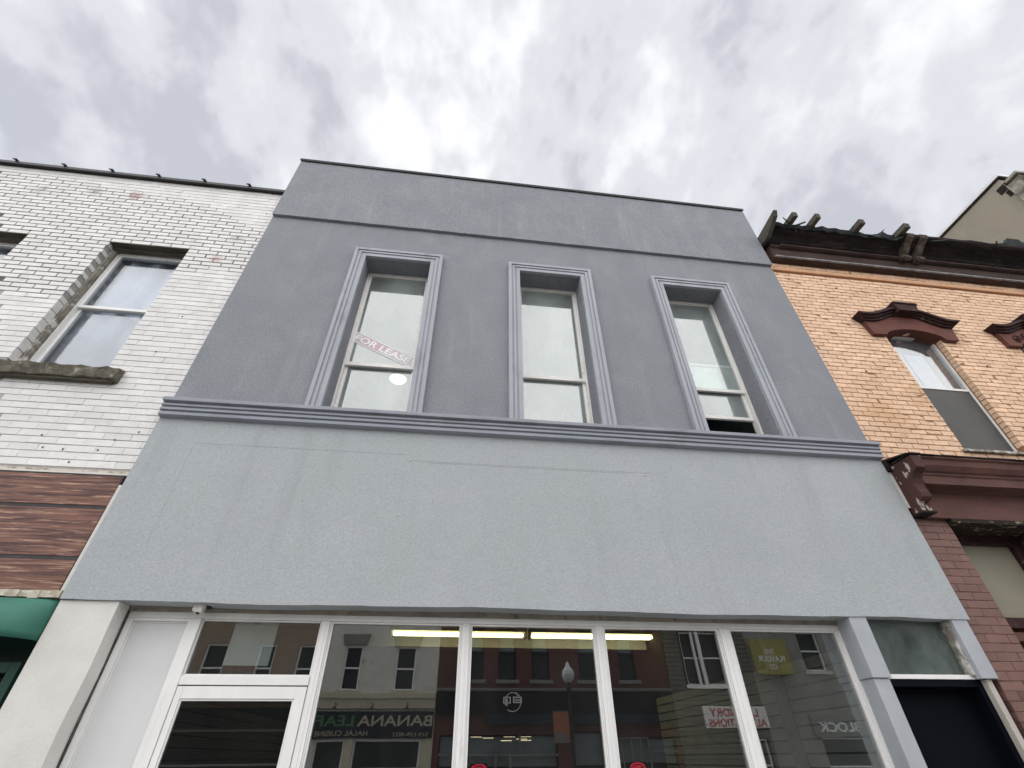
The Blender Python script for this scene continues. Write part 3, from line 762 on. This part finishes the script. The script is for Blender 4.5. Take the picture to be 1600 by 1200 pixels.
# foot of the brickwork and wooden sign panel
part('peeling_band', MB().box(WX0, WX1, .045, .40, 3.812, 3.858), 'pink_base', Wb)
part('drip_strip', MB().box(WX0, WX1, -.005, .30, 3.795, 3.811), 'white_trim', Wb)
ws = part('sign_backing', MB().box(WX0, -3.02, -.001, .06, 2.80, 3.794), 'plank_gap', Wb)
for (a, b) in ((3.500, 3.780), (3.066, 3.468), (2.80, 3.032)):
    part('plank', MB().box(WX0, -3.025-(3.78-a)*.01, -.006, -.0012, a, b), 'wood_plank', ws, bev=.003)
part('end_trim', MB().box(-3.024, -2.992, -.008, .06, 2.80, 3.70), 'white_trim', Wb, bev=.002)
pe = MB(); rs = random.Random(5)
for k in range(40):
    x = -6 + k*.075
    pe.box(x, x+.074, -.01+rs.uniform(-.012, .004), .05, 2.745+rs.uniform(-.012, .006), 2.797)
part('peeling_edge', pe, 'peeling_paint', Wb)
aw = thing('green_awning', 'rounded green awning below the wooden sign panel', 'awning', (-5, .05, 2.4))
ag = MB(); na, nb = 44, 10; zb_, zt_ = 2.45, 2.742
for i in range(na+1):
    x = WX0 + (-2.995-WX0)*(1-(1-i/na)**2)
    d = .34*math.sqrt(max(0., 1-max(0., (x+3.75)/.755)**2))
    for j in range(nb+1):
        t_ = j/nb; ag.v.append((x, .03-d*math.cos(t_*math.pi/2), zb_+(zt_-zb_)*math.sin(t_*math.pi/2)))
for i in range(na):
    for j in range(nb):
        o = i*(nb+1)+j; ag.f.append((o, o+nb+1, o+nb+2, o+1)); ag.m.append(0)
o = part('canvas', ag, 'green_board', aw, smooth=True)
sd_ = o.modifiers.new('solid', 'SOLIDIFY'); sd_.thickness = .006
part('front_bar', MB().box(WX0, -3.75, -.318, -.30, 2.43, 2.455), 'green_frame', aw)
gf = part('recess', MB().box(WX0, -2.99, .33, .40, 0, 2.74), 'green_frame', aw)
part('door_casing', MB().frame(-4.2, -3.10, 0, 2.33, .12, .329, .07).frame(-4.05, -3.24, .1, 2.22, .16, .32, .05), 'green_frame', gf, bev=.004)
part('soffit', MB().box(WX0, -2.99, .045, .329, 2.75, 2.77), 'green_frame', gf)

# ================================================================== ORANGE BRICK BUILDING
Ob = thing('orange_brick_building', 'peach-orange painted brick building with a rotting dark roof cornice on the right', 'building', (8.4, .05, 0))
OX0, OX1 = 4.875, 11.95
oh = [(6.215, 7.135, 4.66, 6.80), (8.485, 9.405, 4.66, 6.80)]
oz0 = 4.44; OH, OL = .0755, .215
onc = int((8.24-oz0)/OH); oz1 = oz0+onc*OH
part('wall', MB().wall(OX0, OX1, 4.30, 8.74, .0535, .40, [(h[0]-.006, h[1]+.006, h[2], h[3]+.03) for h in oh]), 'orange_mortar', Ob)
ob = lay_bricks(OX0, OX1, oz0, oz1, OL, OH, .0105, .010, oh, .03)
ob = [b for b in ob if not (7.99 < (b[2]+b[3])/2 < 8.06)]
place_bricks(ob, .05, .08, 'orange_brick', Ob, 300, .0025, .0025)
for (x, z) in ((5.12, 7.82), (5.9, 7.7), (6.15, 5.35), (7.6, 6.2), (5.5, 5.9)):
    part('old_anchor', MB().tube([(x, .044, z), (x+.004, .052, z)], [.012, .016], 7), 'caulk_dark', Ob)
part('belt_course', MB().box(OX0, OX1, .012, .06, 8.0, 8.062), 'belt_orange', Ob, bev=.004)
part('body', MB().box(OX0+.01, OX1-.01, .402, 13, 0, 8.6), 'orange_mortar', Ob)

def cornice_run(prof, x0, x1, n, amp, rs):
    mb = MB(); k = len(prof); prev = None
    for i in range(n+1):
        x = x0+(x1-x0)*i/n; o = len(mb.v)
        mb.v += [(x, y+rs.uniform(-amp, amp)*(0 if j in (0, k-1) else 1), z+rs.uniform(-amp, amp)*(0 if j in (0, k-1) else 1)) for j, (y, z) in enumerate(prof)]
        if prev is not None:
            for q in range(k): mb.f.append((prev+q, prev+(q+1) % k, o+(q+1) % k, o+q)); mb.m.append(0)
        else: mb.f.append(tuple(range(o, o+k))); mb.m.append(0)
        prev = o
    mb.f.append(tuple(range(prev, prev+k))); mb.m.append(0)
    return mb
rs = random.Random(21)
fr_ = part('frieze', cornice_run([(.05, 8.235), (-.05, 8.24), (-.055, 8.27), (-.04, 8.275), (-.05, 8.50), (-.09, 8.52), (-.09, 8.56), (.05, 8.56)], 4.99, OX1, 30, .002, rs), 'cornice_brown', Ob)
part('edge_strip', cornice_run([(-.056, 8.244), (-.085, 8.246), (-.088, 8.268), (-.056, 8.272)], 4.985, OX1, 40, .002, rs), 'edge_lead', fr_)
part('bed_mould', cornice_run([(-.091, 8.50), (-.125, 8.515), (-.125, 8.545), (-.091, 8.55)], 5.15, OX1, 30, .002, rs), 'cornice_brown', fr_)
cr_ = part('cornice', cornice_run([(.05, 8.561), (-.095, 8.561), (-.13, 8.585), (-.15, 8.62), (-.20, 8.66), (-.27, 8.69), (-.30, 8.71), (-.30, 8.75), (.05, 8.79)], 4.96, OX1, 90, .009, rs), 'cornice_dark', Ob)
part('soffit', MB().box(5.0, OX1, -.30, .05, 8.795, 8.81), 'torn_felt', cr_)
# torn roofing felt along the eaves
tf = MB(); prev = None; rs2 = random.Random(4)
for i in range(61):
    x = 4.94 + i*.115
    hgt = .02 + rs2.uniform(-.015, .035) + (.05 if 17 < i < 22 else 0) + (.05 if 32 < i < 37 else 0) + (.34 if i >= 41 else (.2 if i > 38 else 0))
    yb = -.33 + rs2.uniform(-.03, .03)
    o = len(tf.v)
    tf.v += [(x, yb, 8.73+rs2.uniform(-.03, .01)), (x, yb-.03, 8.755+hgt), (x, yb+.04, 8.76+hgt), (x, -.20, 8.75)]
    if prev is not None:
        for q in range(4): tf.f.append((prev+q, prev+(q+1) % 4, o+(q+1) % 4, o+q)); tf.m.append(0)
    else: tf.f.append((o, o+1, o+2, o+3)); tf.m.append(0)
    prev = o
tf.f.append((prev, prev+1, prev+2, prev+3)); tf.m.append(0)
tf.add([(6.60, -.42, 8.62), (6.82, -.40, 8.62), (7.03, -.43, 8.87), (6.84, -.38, 8.72), (6.70, -.33, 8.70)], [(0, 1, 2, 3), (0, 3, 4), (1, 4, 3), (0, 4, 1)])
rs5 = random.Random(12)
for k_ in range(16):                          # splintered laths and flaps hanging off the eaves
    x = 5.0+rs5.random()*6; ln_ = rs5.uniform(.05, .22); w_ = rs5.uniform(.02, .05)
    p = Vector((x, -.30-rs5.random()*.1, 8.66+rs5.random()*.14)); d = Vector((rs5.uniform(-1, 1), rs5.uniform(-.7, .1), rs5.uniform(-.5, .7))).normalized()*ln_
    q = Vector((0, .012, w_))
    tf.add([p, p+d, p+d+q, p+q*1.3, p+Vector((0, .02, 0)), p+d+Vector((0, .02, 0))], [(0, 1, 2, 3), (0, 4, 5, 1), (4, 3, 2, 5)])
part('torn_felt', tf, 'torn_felt', cr_)
for (x, yl, w_) in ((5.27, -.53, .085), (5.67, -.55, .080), (6.48, -.54, .095), (7.30, -.56, .10)):
    mb = MB().prism_x([(yl, 8.755), (yl-.012, 8.86), (.04, 8.90), (.04, 8.79)], x-w_/2, x+w_/2)
    part('rafter_end', mb, 'rafter_wood', cr_, bev=.006)
part('end_board', MB().prism_x([(-.50, 8.74), (-.55, 8.84), (.04, 8.80), (.04, 8.60), (-.2, 8.58)], 4.885, 4.955), 'rafter_wood', cr_, bev=.004)
gt = cornice_run([(-.28, 8.70), (-.38, 8.72), (-.41, 8.75), (-.42, 8.80), (-.28, 8.81)], 7.30, OX1, 24, .008, random.Random(31))
part('gutter', gt, 'cornice_dark', cr_)
for dx in (0, .26):
    x0 = 7.38 + dx
    bk = MB().prism_x([(-.06, 8.47), (-.16, 8.47), (-.19, 8.51), (-.16, 8.55), (-.22, 8.58), (-.31, 8.66), (-.42, 8.71), (-.45, 8.77), (-.43, 8.81), (-.06, 8.81)], x0, x0+.13)
    bk.prism_x([(-.14, 8.42), (-.20, 8.43), (-.205, 8.49), (-.14, 8.48)], x0+.012, x0+.118)
    part('bracket', bk, 'bracket_gray', cr_, bev=.01)
    bk = MB().prism_x([(-.06, 8.47), (-.16, 8.47), (-.19, 8.51), (-.16, 8.55), (-.22, 8.58), (-.31, 8.66), (-.42, 8.71), (-.45, 8.77), (-.43, 8.81), (-.06, 8.81)], x0+2.6, x0+2.73)
    part('bracket', bk, 'bracket_gray', cr_, bev=.01)

# windows with arched hoods
def lerp_poly(pts, n):
    """dense x-z polyline through pts, Catmull-Rom"""
    P_ = [Vector((a, b, 0)) for a, b in pts]; o = []
    for i in range(len(P_)-1):
        p0, p1, p2, p3 = P_[max(i-1, 0)], P_[i], P_[i+1], P_[min(i+2, len(P_)-1)]
        for k in range(n):
            t = k/n
            v = .5*((2*p1)+(-p0+p2)*t+(2*p0-5*p1+4*p2-p3)*t*t+(-p0+3*p1-3*p2+p3)*t**3); o.append((v.x, v.y))
    o.append(tuple(pts[-1])); return o
def hooded_window(h, lab, carved):
    c0 = (h[0]+h[1])/2
    fa, fb = h[0]+.10, h[1]+.01
    wn_ = MB().frame(fa-.05, fb, 4.70, 6.80, .15, .22, (.03, .03, .03, .035))
    w = part('window', wn_, 'frame_white', Ob, bev=.003, label=lab)
    part('rail', MB().box(fa-.02, fb-.03, .155, .20, 5.765, 5.80), 'frame_white', w, bev=.002)
    part('pane', MB().box(fa-.02, fb-.03, .18, .186, 5.80, 6.77), 'bright_glass', w)
    part('pane', MB().box(fa-.02, fb-.03, .20, .206, 4.735, 5.765), 'bright_glass', w)
    part('insect_screen', MB().box(fa-.0195, fb-.0305, .165, .168, 4.7355, 5.7645), 'screen_gray', w)
    part('casing', MB().box(h[0]-.005, fa-.051, .10, .30, 4.68, 6.80).box(fb+.0005, h[1]+.005, .20, .30, 4.68, 6.80), 'hood_dark', w)
    part('room', MB().box(h[0]-.05, h[1]+.05, .401, .4015, 4.6, 6.9), 'curtain_blue', w)
    part('blind', MB().box(fa+.12, fa+.30, .30, .31, 5.8, 6.55).box(fa+.34, fa+.66, .30, .31, 5.8, 6.55), 'curtain', w)
    part('sill', MB().box(h[0]-.05, h[1]+.12, .01, .148, 4.66, 4.695), 'peeled_wood', w, bev=.006)
    # lower face: arch cut below, shoulders above
    up_ = lerp_poly([(-.74, .14), (-.55, .15), (-.36, .23), (-.2, .30), (0, .315), (.2, .30), (.36, .23), (.55, .15), (.74, .14)], 5)
    n = len(up_); low = []
    for k_, (x, z) in enumerate(up_):
        xx = -.70 + 1.40*k_/(n-1)
        a_ = max(0., 1-(xx/.48)**2)
        low.append((xx, -.11 + (.125*a_**.8 + .03 if abs(xx) < .46 else 0)))
    face = MB().strip_y([(c0+x, 6.74+z) for x, z in up_], [(c0+x, 6.74+z) for x, z in low], -.012, .30)
    hd = part('hood', face, 'hood_red', w)
    cm = MB()
    for (off0, off1, y0) in ((0, .032, -.045), (.032, .062, -.075), (.062, .10, -.115)):
        cm.strip_y([(c0+x*(1+.16*off1/.1), 6.745+z+off1) for x, z in up_], [(c0+x*(1+.16*off0/.1), 6.745+z+off0) for x, z in up_], y0, .05)
    part('crown_mould', cm, 'hood_dark', hd)
    kb_ = MB().prism_y([(c0-.16, 7.06), (c0+.16, 7.06), (c0+.205, 7.20), (c0-.205, 7.20)], -.15, .05).prism_y([(c0-.215, 7.2005), (c0+.215, 7.2005), (c0+.20, 7.235), (c0-.20, 7.235)], -.165, .05)
    part('keystone', kb_, 'hood_dark', hd, bev=.005)
    ds = [(-1, 0)]
    if carved:
        sp = MB()
        for sx_ in (-1, 1):
            pts = []
            for k_ in range(40):
                a_ = k_*.36; r = .10*math.exp(-a_*.13)
                pts.append((c0+sx_*(.47-r*math.cos(a_)), -.016, 6.77+r*math.sin(a_)))
            sp.tube(pts, .008, 6)
        part('scroll_carving', sp, 'hood_dark', hd)
        ro = MB().tube([(c0-.28, -.013, 6.86), (c0-.28, -.03, 6.86)], .06, 16)
        part('rosette', ro, 'hood_dark', hd)
    return w
hooded_window(oh[0], 'narrow sash window under a plain arched hood, insect screen below', False)
hooded_window(oh[1], 'window with a carved hood cut by the right edge', True)
# shopfront cornice
prof = [(.05, 3.745), (-.03, 3.745), (-.035, 3.98), (-.05, 4.0), (-.05, 4.03), (-.10, 4.05), (-.20, 4.06), (-.20, 4.15), (-.215, 4.165), (-.215, 4.185), (-.24, 4.20), (-.275, 4.25), (-.285, 4.31), (-.31, 4.325), (-.31, 4.345), (.05, 4.42)]
sc_ = part('shop_cornice', cornice_run(prof, 5.06, OX1, 40, .002, random.Random(2)), 'maroon', Ob)
tb = MB(); rs3 = random.Random(9)
for k_ in range(60):
    x = 4.9+k_*.115
    tb.prism_x([(-.325+rs3.uniform(-.008, .008), 4.347), (-.32, 4.36+rs3.uniform(0, .006)), (.05, 4.45), (.05, 4.422)], x, x+.1145)
part('lead_flashing', tb, 'cornice_dark', sc_)
bp = [(.05, 4.345), (-.325, 4.335), (-.325, 4.19), (-.30, 4.18), (-.25, 4.155), (-.215, 4.11), (-.195, 4.05), (-.195, 4.0), (-.205, 3.95), (-.20, 3.90), (-.17, 3.875), (-.14, 3.87), (-.125, 3.865), (-.125, 3.775), (.05, 3.775)]
part('scroll_bracket', MB().prism_x(bp, 4.93, 5.05), 'maroon_peel', sc_, bev=.006)
part('bracket_cap', MB().box(4.92, 5.058, -.34, .04, 4.3455, 4.36), 'cornice_dark', sc_)
part('foot_block', MB().box(4.92, 5.09, -.13, .05, 3.755, 3.7745), 'cornice_dark', sc_)
part('white_board', MB().box(4.875, 4.9295, -.012, .05, 3.85, 4.28), 'white_trim', Ob)
part('end_block', MB().box(4.872, 4.929, -.05, .057, 4.285, 4.42), 'cornice_dark', Ob)
# brown brick pier
part('pier_core', MB().box(4.872, 5.325, .0335, .40, 0, 3.75), 'brown_mortar', Ob)
bb = lay_bricks(4.870, 5.33, 3.745-50*.0748, 3.745, .235, .0748, .007, .005, [], .06)
place_bricks(bb, .03, .06, 'brown_brick', Ob, 300, .002, .002)
# recessed shop entrance beside it
rc = part('recess_wall', MB().box(5.327, OX1, .55, .6, 0, 3.75), 'maroon', Ob)
part('recess_soffit', MB().box(5.327, OX1, -.028, .549, 3.70, 3.744), 'peel_soffit', rc)
part('transom_panel', MB().box(5.66, 6.33, .36, .38, 2.83, 3.63), 'beige_pane', rc)
part('casing', MB().frame(5.56, 6.43, 2.74, 3.699, .31, .359, .10).box(6.431, 6.9, .12, .40, 0, 3.699), 'hood_dark', rc, bev=.004)
part('lower_casing', MB().box(5.35, 6.43, .30, .375, 2.62, 2.70).box(5.35, 6.43, .30, .375, 2.48, 2.55).box(5.35, 6.43, .33, .375, 0, 2.47), 'maroon', rc, bev=.004)

# ================================================================== TALL BUILDING BEYOND
Tb = thing('tall_building', 'taller beige rendered building beyond the orange one, with a weathered bracketed cornice', 'building', (15, 0, 0))
part('side_wall', MB().box(12.0, 12.3, -.12, 14, 0, 12.20), 'beige_render', Tb)
part('coping', MB().box(11.95, 12.36, -.19, 14, 12.245, 12.32), 'coping_white', Tb)
part('fascia_board', MB().box(11.975, 12.32, -.17, 14, 12.201, 12.244), 'cornice_dark', Tb)
part('front_wall', MB().box(12.302, 18, -.10, .2, 0, 12.2), 'beige_render', Tb)
tcn = [(-.121, 11.25), (-.17, 11.27), (-.18, 11.42), (-.23, 11.46), (-.24, 11.58), (-.33, 11.66), (-.34, 11.74), (-.42, 11.80), (-.43, 11.86), (-.121, 11.865)]
tc_ = part('cornice', cornice_run(tcn, 12.05, 18, 20, .006, random.Random(8)), 'old_cornice', Tb)
part('end_block', MB().prism_x([(-.121, 11.2), (-.21, 11.22), (-.23, 11.45), (-.33, 11.58), (-.36, 11.74), (-.42, 11.80), (-.42, 11.86), (-.121, 11.86)], 11.93, 12.049), 'old_cornice', tc_, bev=.01)
part('end_cap', MB().box(11.86, 18, -.46, -.19, 11.866, 11.945).box(11.90, 18, -.40, -.125, 11.946, 11.98), 'old_cornice', tc_, bev=.008)
for x in (12.2, 12.75, 13.3):
    part('modillion', MB().prism_x([(-.20, 11.46), (-.36, 11.62), (-.37, 11.70), (-.20, 11.70)], x, x+.2), 'old_cornice', tc_, bev=.008)
part('recess_shade_patch', MB().box(11.985, 11.999, -.10, .06, 11.83, 12.02).box(11.99, 11.9995, -.115, -.02, 11.62, 11.80), 'cornice_dark', Tb)  # dark plates on the wall, painting in the shade of a recess
part('brick_patch', MB().box(11.985, 11.999, -.14, .02, 10.55, 10.75), 'brown_brick', Tb)

# ================================================================== ACROSS THE STREET (mirrored in the shop glass)
OY = -19.6
def opp(name, label, x0, x1, z1, wallm, wins, winmat='opp_glass', lint=None, sillm=None, blinds=0, framem='frame_white', z0=0, depth=8):
    t = thing(name, label, 'building', ((x0+x1)/2, OY, 0))
    part('wall', MB().wall(x0, x1, z0, z1, OY-.3, OY, wins), wallm, t)
    part('body', MB().box(x0, x1, OY-depth, OY-.302, 0, z1-.3), wallm, t)
    for h in wins:
        w = part('window', MB().frame(h[0], h[1], h[2], h[3], OY-.16, OY-.08, .06).box(h[0]+.061, h[1]-.061, OY-.15, OY-.09, (h[2]+h[3])/2-.03, (h[2]+h[3])/2+.03), framem, t)
        part('pane', MB().box(h[0]+.06, h[1]-.06, OY-.20, OY-.165, h[2]+.06, h[3]-.06), winmat, w)
        if blinds: part('blind', MB().box(h[0]+.062, h[1]-.062, OY-.164, OY-.161, h[3]-.06-(h[3]-h[2])*blinds, h[3]-.062), 'opp_blind', w)
        if lint: part('lintel', MB().prism_y([(h[0]-.12, h[3]+.02), (h[1]+.12, h[3]+.02), (h[1]+.25, h[3]+.45), (h[0]-.25, h[3]+.45)], OY+.001, OY+.08), lint, w)
        if sillm: part('sill', MB().box(h[0]-.12, h[1]+.12, OY+.001, OY+.10, h[2]-.14, h[2]-.001), sillm, w)
    return t
def rect_holes(xs, z0, z1): return [(a, b, z0, z1) for a, b in xs]
t = opp('brown_brick_shop', 'brown brick shop across the street mirrored in the glass over the shop door', -12.5, -5.16, 8.2, 'opp_brown',
        rect_holes([(-10.2, -9.3), (-8.0, -7.3), (-6.35, -5.5)], 3.9, 5.7) + [(-12.0, -5.6, .5, 2.7)], 'opp_glass', None, 'opp_cream')
part('fascia', MB().box(-12.3, -5.3, OY+.001, OY+.12, 2.75, 3.4), 'opp_navy', t)
t = opp('white_brick_shop', 'white brick shop with a restaurant sign mirrored in the first shop pane', -5.15, -.26, 7.6, 'opp_white',
        rect_holes([(-4.33, -3.60), (-2.11, -1.27)], 4.03, 5.68) + [(-4.9, -3.75, .1, 2.35), (-3.4, -.75, .5, 2.35)], 'opp_glass', 'opp_gray', 'opp_cream')
part('cornice', MB().prism_x([(OY+.001, 3.36), (OY+.12, 3.38), (OY+.14, 3.70), (OY+.22, 3.74), (OY+.22, 3.92), (OY+.001, 3.96)], -5.14, -.27), 'opp_cream', t)
sg_ = part('sign_board', MB().box(-5.1, -.3, OY+.001, OY+.14, 2.40, 3.28), 'opp_navy', t)
text('lettering', 'BANANA', -1.85, OY+.142, 2.96, 3.0, .36, 'sign_text_cream', sg_, 1, .02, 0, .015)
text('lettering', 'LEAF', -4.25, OY+.142, 2.96, 1.5, .36, 'sign_text_green', sg_, 1, .02, 0, .015)
text('lettering', 'HALAL CUISINE', -3.94, OY+.142, 2.55, 2.1, .17, 'sign_text_cream', sg_, 1, .015)
text('lettering', '519-539-4822', -1.18, OY+.142, 2.51, 1.4, .13, 'sign_text_cream', sg_, 1, .015)
for x in (-4.3, -2.8, -1.4):
    part('sign_lamp', MB().tube([(x, OY+.14, 3.5), (x, OY+.5, 3.55), (x, OY+.6, 3.42)], .02, 6).lathe([(.03, .08), (.09, 0)], (x, OY+.6, 3.35), 10), 'lamp_iron', t)
part('shop_post', MB().box(-3.72, -3.42, OY+.001, OY+.08, 0, 2.39).box(-.72, -.3, OY+.001, OY+.08, 0, 2.39), 'opp_cream', t)
t = opp('red_brick_shop', 'red brick shop with a black fascia mirrored in the middle shop panes', -.25, 10.3, 8.0, 'opp_red',
        rect_holes([(.75, 1.75), (2.42, 3.22), (3.93, 4.75), (6.1, 6.95), (8.0, 8.8)], 4.45, 6.5) + [(0, 4.95, .2, 2.5), (5.6, 6.9, .1, 2.6), (7.3, 10.1, .5, 2.4)], 'opp_glass', None, 'opp_gray', .42, 'opp_black')
part('ledge', MB().prism_x([(OY+.001, 4.0), (OY+.25, 4.02), (OY+.28, 4.1), (OY+.001, 4.14)], -.24, 10.29), 'opp_gray', t)
fa_ = part('fascia', MB().box(-.2, 10.2, OY+.001, OY+.18, 3.2, 3.99), 'opp_black', t)
lg = MB()
for (r0, a0, a1) in ((.36, -2.2, 1.2), (.32, .6, 3.6)):
    lg.tube([(3.02+r0*math.cos(a0+(a1-a0)*k_/24), OY+.20, 3.63+r0*math.sin(a0+(a1-a0)*k_/24)) for k_ in range(25)], .018, 6)
for (xa, xb, za, zb) in ((2.62, 2.95, 3.55, 3.80), (3.05, 3.42, 3.57, 3.80)):
    lg.frame(xa, xb, za, zb, OY+.181, OY+.205, .045)
lg.box(2.73, 2.82, OY+.181, OY+.205, 3.47, 3.72).box(3.13, 3.41, OY+.181, OY+.205, 3.66, 3.70)
part('logo', lg, 'sign_white', fa_)
part('awning', MB().prism_x([(OY+.001, 3.19), (OY+.25, 3.19), (OY+.35, 2.85), (OY+.001, 2.85)], 1.9, 10.2), 'opp_navy', t)
part('mid_rail', MB().box(0, 4.95, OY-.05, OY+.02, 1.81, 1.87).box(2.3, 2.38, OY-.05, OY+.019, .2, 1.809).box(2.9, 2.98, OY-.05, OY+.019, .2, 1.809).box(3.3, 3.36, OY-.05, OY+.019, 1.871, 2.49), 'opp_gray', t)
part('mid_rail', MB().frame(7.31, 8.9, .5, 2.39, OY-.05, OY+.02, .05).box(7.7, 7.74, OY-.04, OY+.01, .55, 2.34).box(8.1, 8.14, OY-.04, OY+.01, .55, 2.34).box(8.5, 8.54, OY-.04, OY+.01, .55, 2.34).box(9.0, 10.1, OY-.04, OY+.02, 1.9, 1.96), 'opp_gray', t)
st = MB(); rs4 = random.Random(6)
for k_ in range(11):
    x = 1.3 + rs4.random()*2.6; z = 2.22+.3*rs4.random()
    st.box(x, x+.45, OY-.160, OY-.155, z, z+.022)
part('ceiling_strips', st, 'shop_strip', t)
for (x, lab) in ((1.66, 'red neon OPEN sign mirrored low in the second shop pane'), (8.26, 'red neon OPEN sign mirrored low in the third shop pane')):
    o = thing('open_sign', lab, 'sign', (x, OY+.03, 1.4), 'red neon signs across the street')
    part('board', MB().box(x-.34, x+.34, OY+.022, OY+.03, 1.18, 1.57), 'opp_black', o)
    text('lettering', 'OPEN', x, OY+.031, 1.40, .5, .16, 'neon', o, 1, .01)
    part('ring', MB().tube([(x+.31*math.cos(k_*.2618), OY+.04, 1.40+.14*math.sin(k_*.2618)) for k_ in range(25)], .014, 6), 'neon', o)
t = opp('dark_sided_house', 'dark horizontal-sided house front mirrored in the fourth shop pane', 10.31, 14.5, 8.0, 'slat_gap', [(11.2, 13.75, 4.3, 6.5), (13.0, 14.3, .5, 2.3)], 'opp_glass', None, 'frame_white', 0, 'frame_white')
for k_ in range(40):
    z = .1+k_*.19
    for (a, b) in ((10.32, 11.08), (13.9, 14.49)) if 4.1 < z+.09 < 6.6 else (((10.32, 12.95), (14.35, 14.49)) if z < 2.3 else ((10.32, 14.49),)):
        part('siding_board', MB().prism_x([(OY+.001, z), (OY+.035, z+.012), (OY+.012, z+.185), (OY+.001, z+.185)], a, b), 'opp_siding', t)
part('bay_post', MB().box(11.75, 11.85, OY-.05, OY+.06, 4.3, 6.5).box(12.0, 12.15, OY-.05, OY+.06, 4.3, 6.5).box(13.05, 13.2, OY-.05, OY+.06, 4.3, 6.5), 'frame_white', t)
for k_ in range(4): part('window_bar', MB().box(13.1+k_*.28, 13.13+k_*.28, OY-.02, OY+.01, .5, 2.3), 'frame_white', t)
ln = thing('laundry_sign', 'white sign with red lettering mirrored at the foot of the fourth shop pane', 'sign', (13.05, OY+.1, 2.7))
part('board', MB().box(11.55, 14.5, OY+.06, OY+.16, 2.70, 3.48), 'sign_white', ln)
text('lettering', 'LAUNDRY', 12.95, OY+.161, 3.25, 2.3, .30, 'sign_red', ln, 1, .01, 0, .015)
text('lettering', 'ALTERATIONS', 13.05, OY+.161, 2.88, 2.7, .28, 'sign_red', ln, 1, .01, 0, .015)
t = opp('gray_stone_shop', 'pale stone shop front mirrored in the last shop pane', 14.51, 26, 7.5, 'opp_wall', rect_holes([(17.3, 18.4), (20, 21.2), (23, 24.2)], 4.9, 6.6) + [(16.9, 19.6, .3, 2.35), (20.2, 25.5, .3, 2.35)], 'opp_glass', 'opp_stone', 'opp_stone')
bf = part('fascia', MB().box(16.6, 25.8, OY+.001, OY+.15, 2.42, 3.15), 'opp_gray', t)
text('lettering', 'BLOCK', 17.85, OY+.152, 2.72, 2.0, .36, 'sign_white', bf, 1, .02, 0, .03)
ys = thing('yellow_sign', 'yellow projecting shop sign mirrored in the last shop pane', 'sign', (15.4, OY+.3, 4.6))
part('board', MB().box(14.55, 16.4, OY+.20, OY+.32, 4.72, 6.2), 'sign_yellow', ys)
part('bracket', MB().box(15.2, 15.3, OY+.001, OY+.199, 5.0, 6.0), 'lamp_iron', ys)
text('lettering', 'THE', 15.45, OY+.321, 5.65, .5, .2, 'sign_white', ys, 1, .01, 0, .02)
text('lettering', 'FLAVOUR', 15.45, OY+.321, 5.35, 1.35, .26, 'sign_white', ys, 1, .01, 0, .02)
text('lettering', 'CO', 15.45, OY+.321, 5.02, .4, .2, 'sign_white', ys, 1, .01, 0, .02)
# lamp post standing on the far pavement (mirror image at about y = 17)
lp = thing('street_lamp', 'black street lamp with a pale acorn globe mirrored in the third shop pane', 'street lamp', (4.8, -16.0, 0))
lc = (4.75, -16.0, 0)
part('post', MB().lathe([(.20, 0), (.20, .25), (.12, .45), (.075, .8), (.06, 3.6), (.09, 3.75), (.11, 3.95)], lc, 14), 'lamp_iron', lp, smooth=True)
part('globe', MB().lathe([(.12, 3.96), (.20, 4.08), (.235, 4.22), (.20, 4.38), (.12, 4.46), (.09, 4.5), (.07, 4.58), (.02, 4.66)], lc, 18), 'lamp_globe', lp, smooth=True)
part('banner_arm', MB().tube([(4.75, -16, 3.08), (4.05, -16, 3.08)], .015, 6).tube([(4.75, -16, 2.12), (4.05, -16, 2.12)], .015, 6), 'lamp_iron', lp)
bn = thing('banner', 'orange street banner hanging from the lamp post in the mirrored street', 'banner', (4.4, -16, 2.1))
part('cloth', MB().box(4.1, 4.67, -16.006, -15.994, 2.14, 3.06), 'banner_orange', bn)
part('print', MB().prism_y([(4.13, 2.16), (4.64, 2.16), (4.58, 2.45), (4.46, 2.36), (4.36, 2.52), (4.24, 2.4), (4.16, 2.5)], -15.993, -15.991), 'opp_gray', bn)
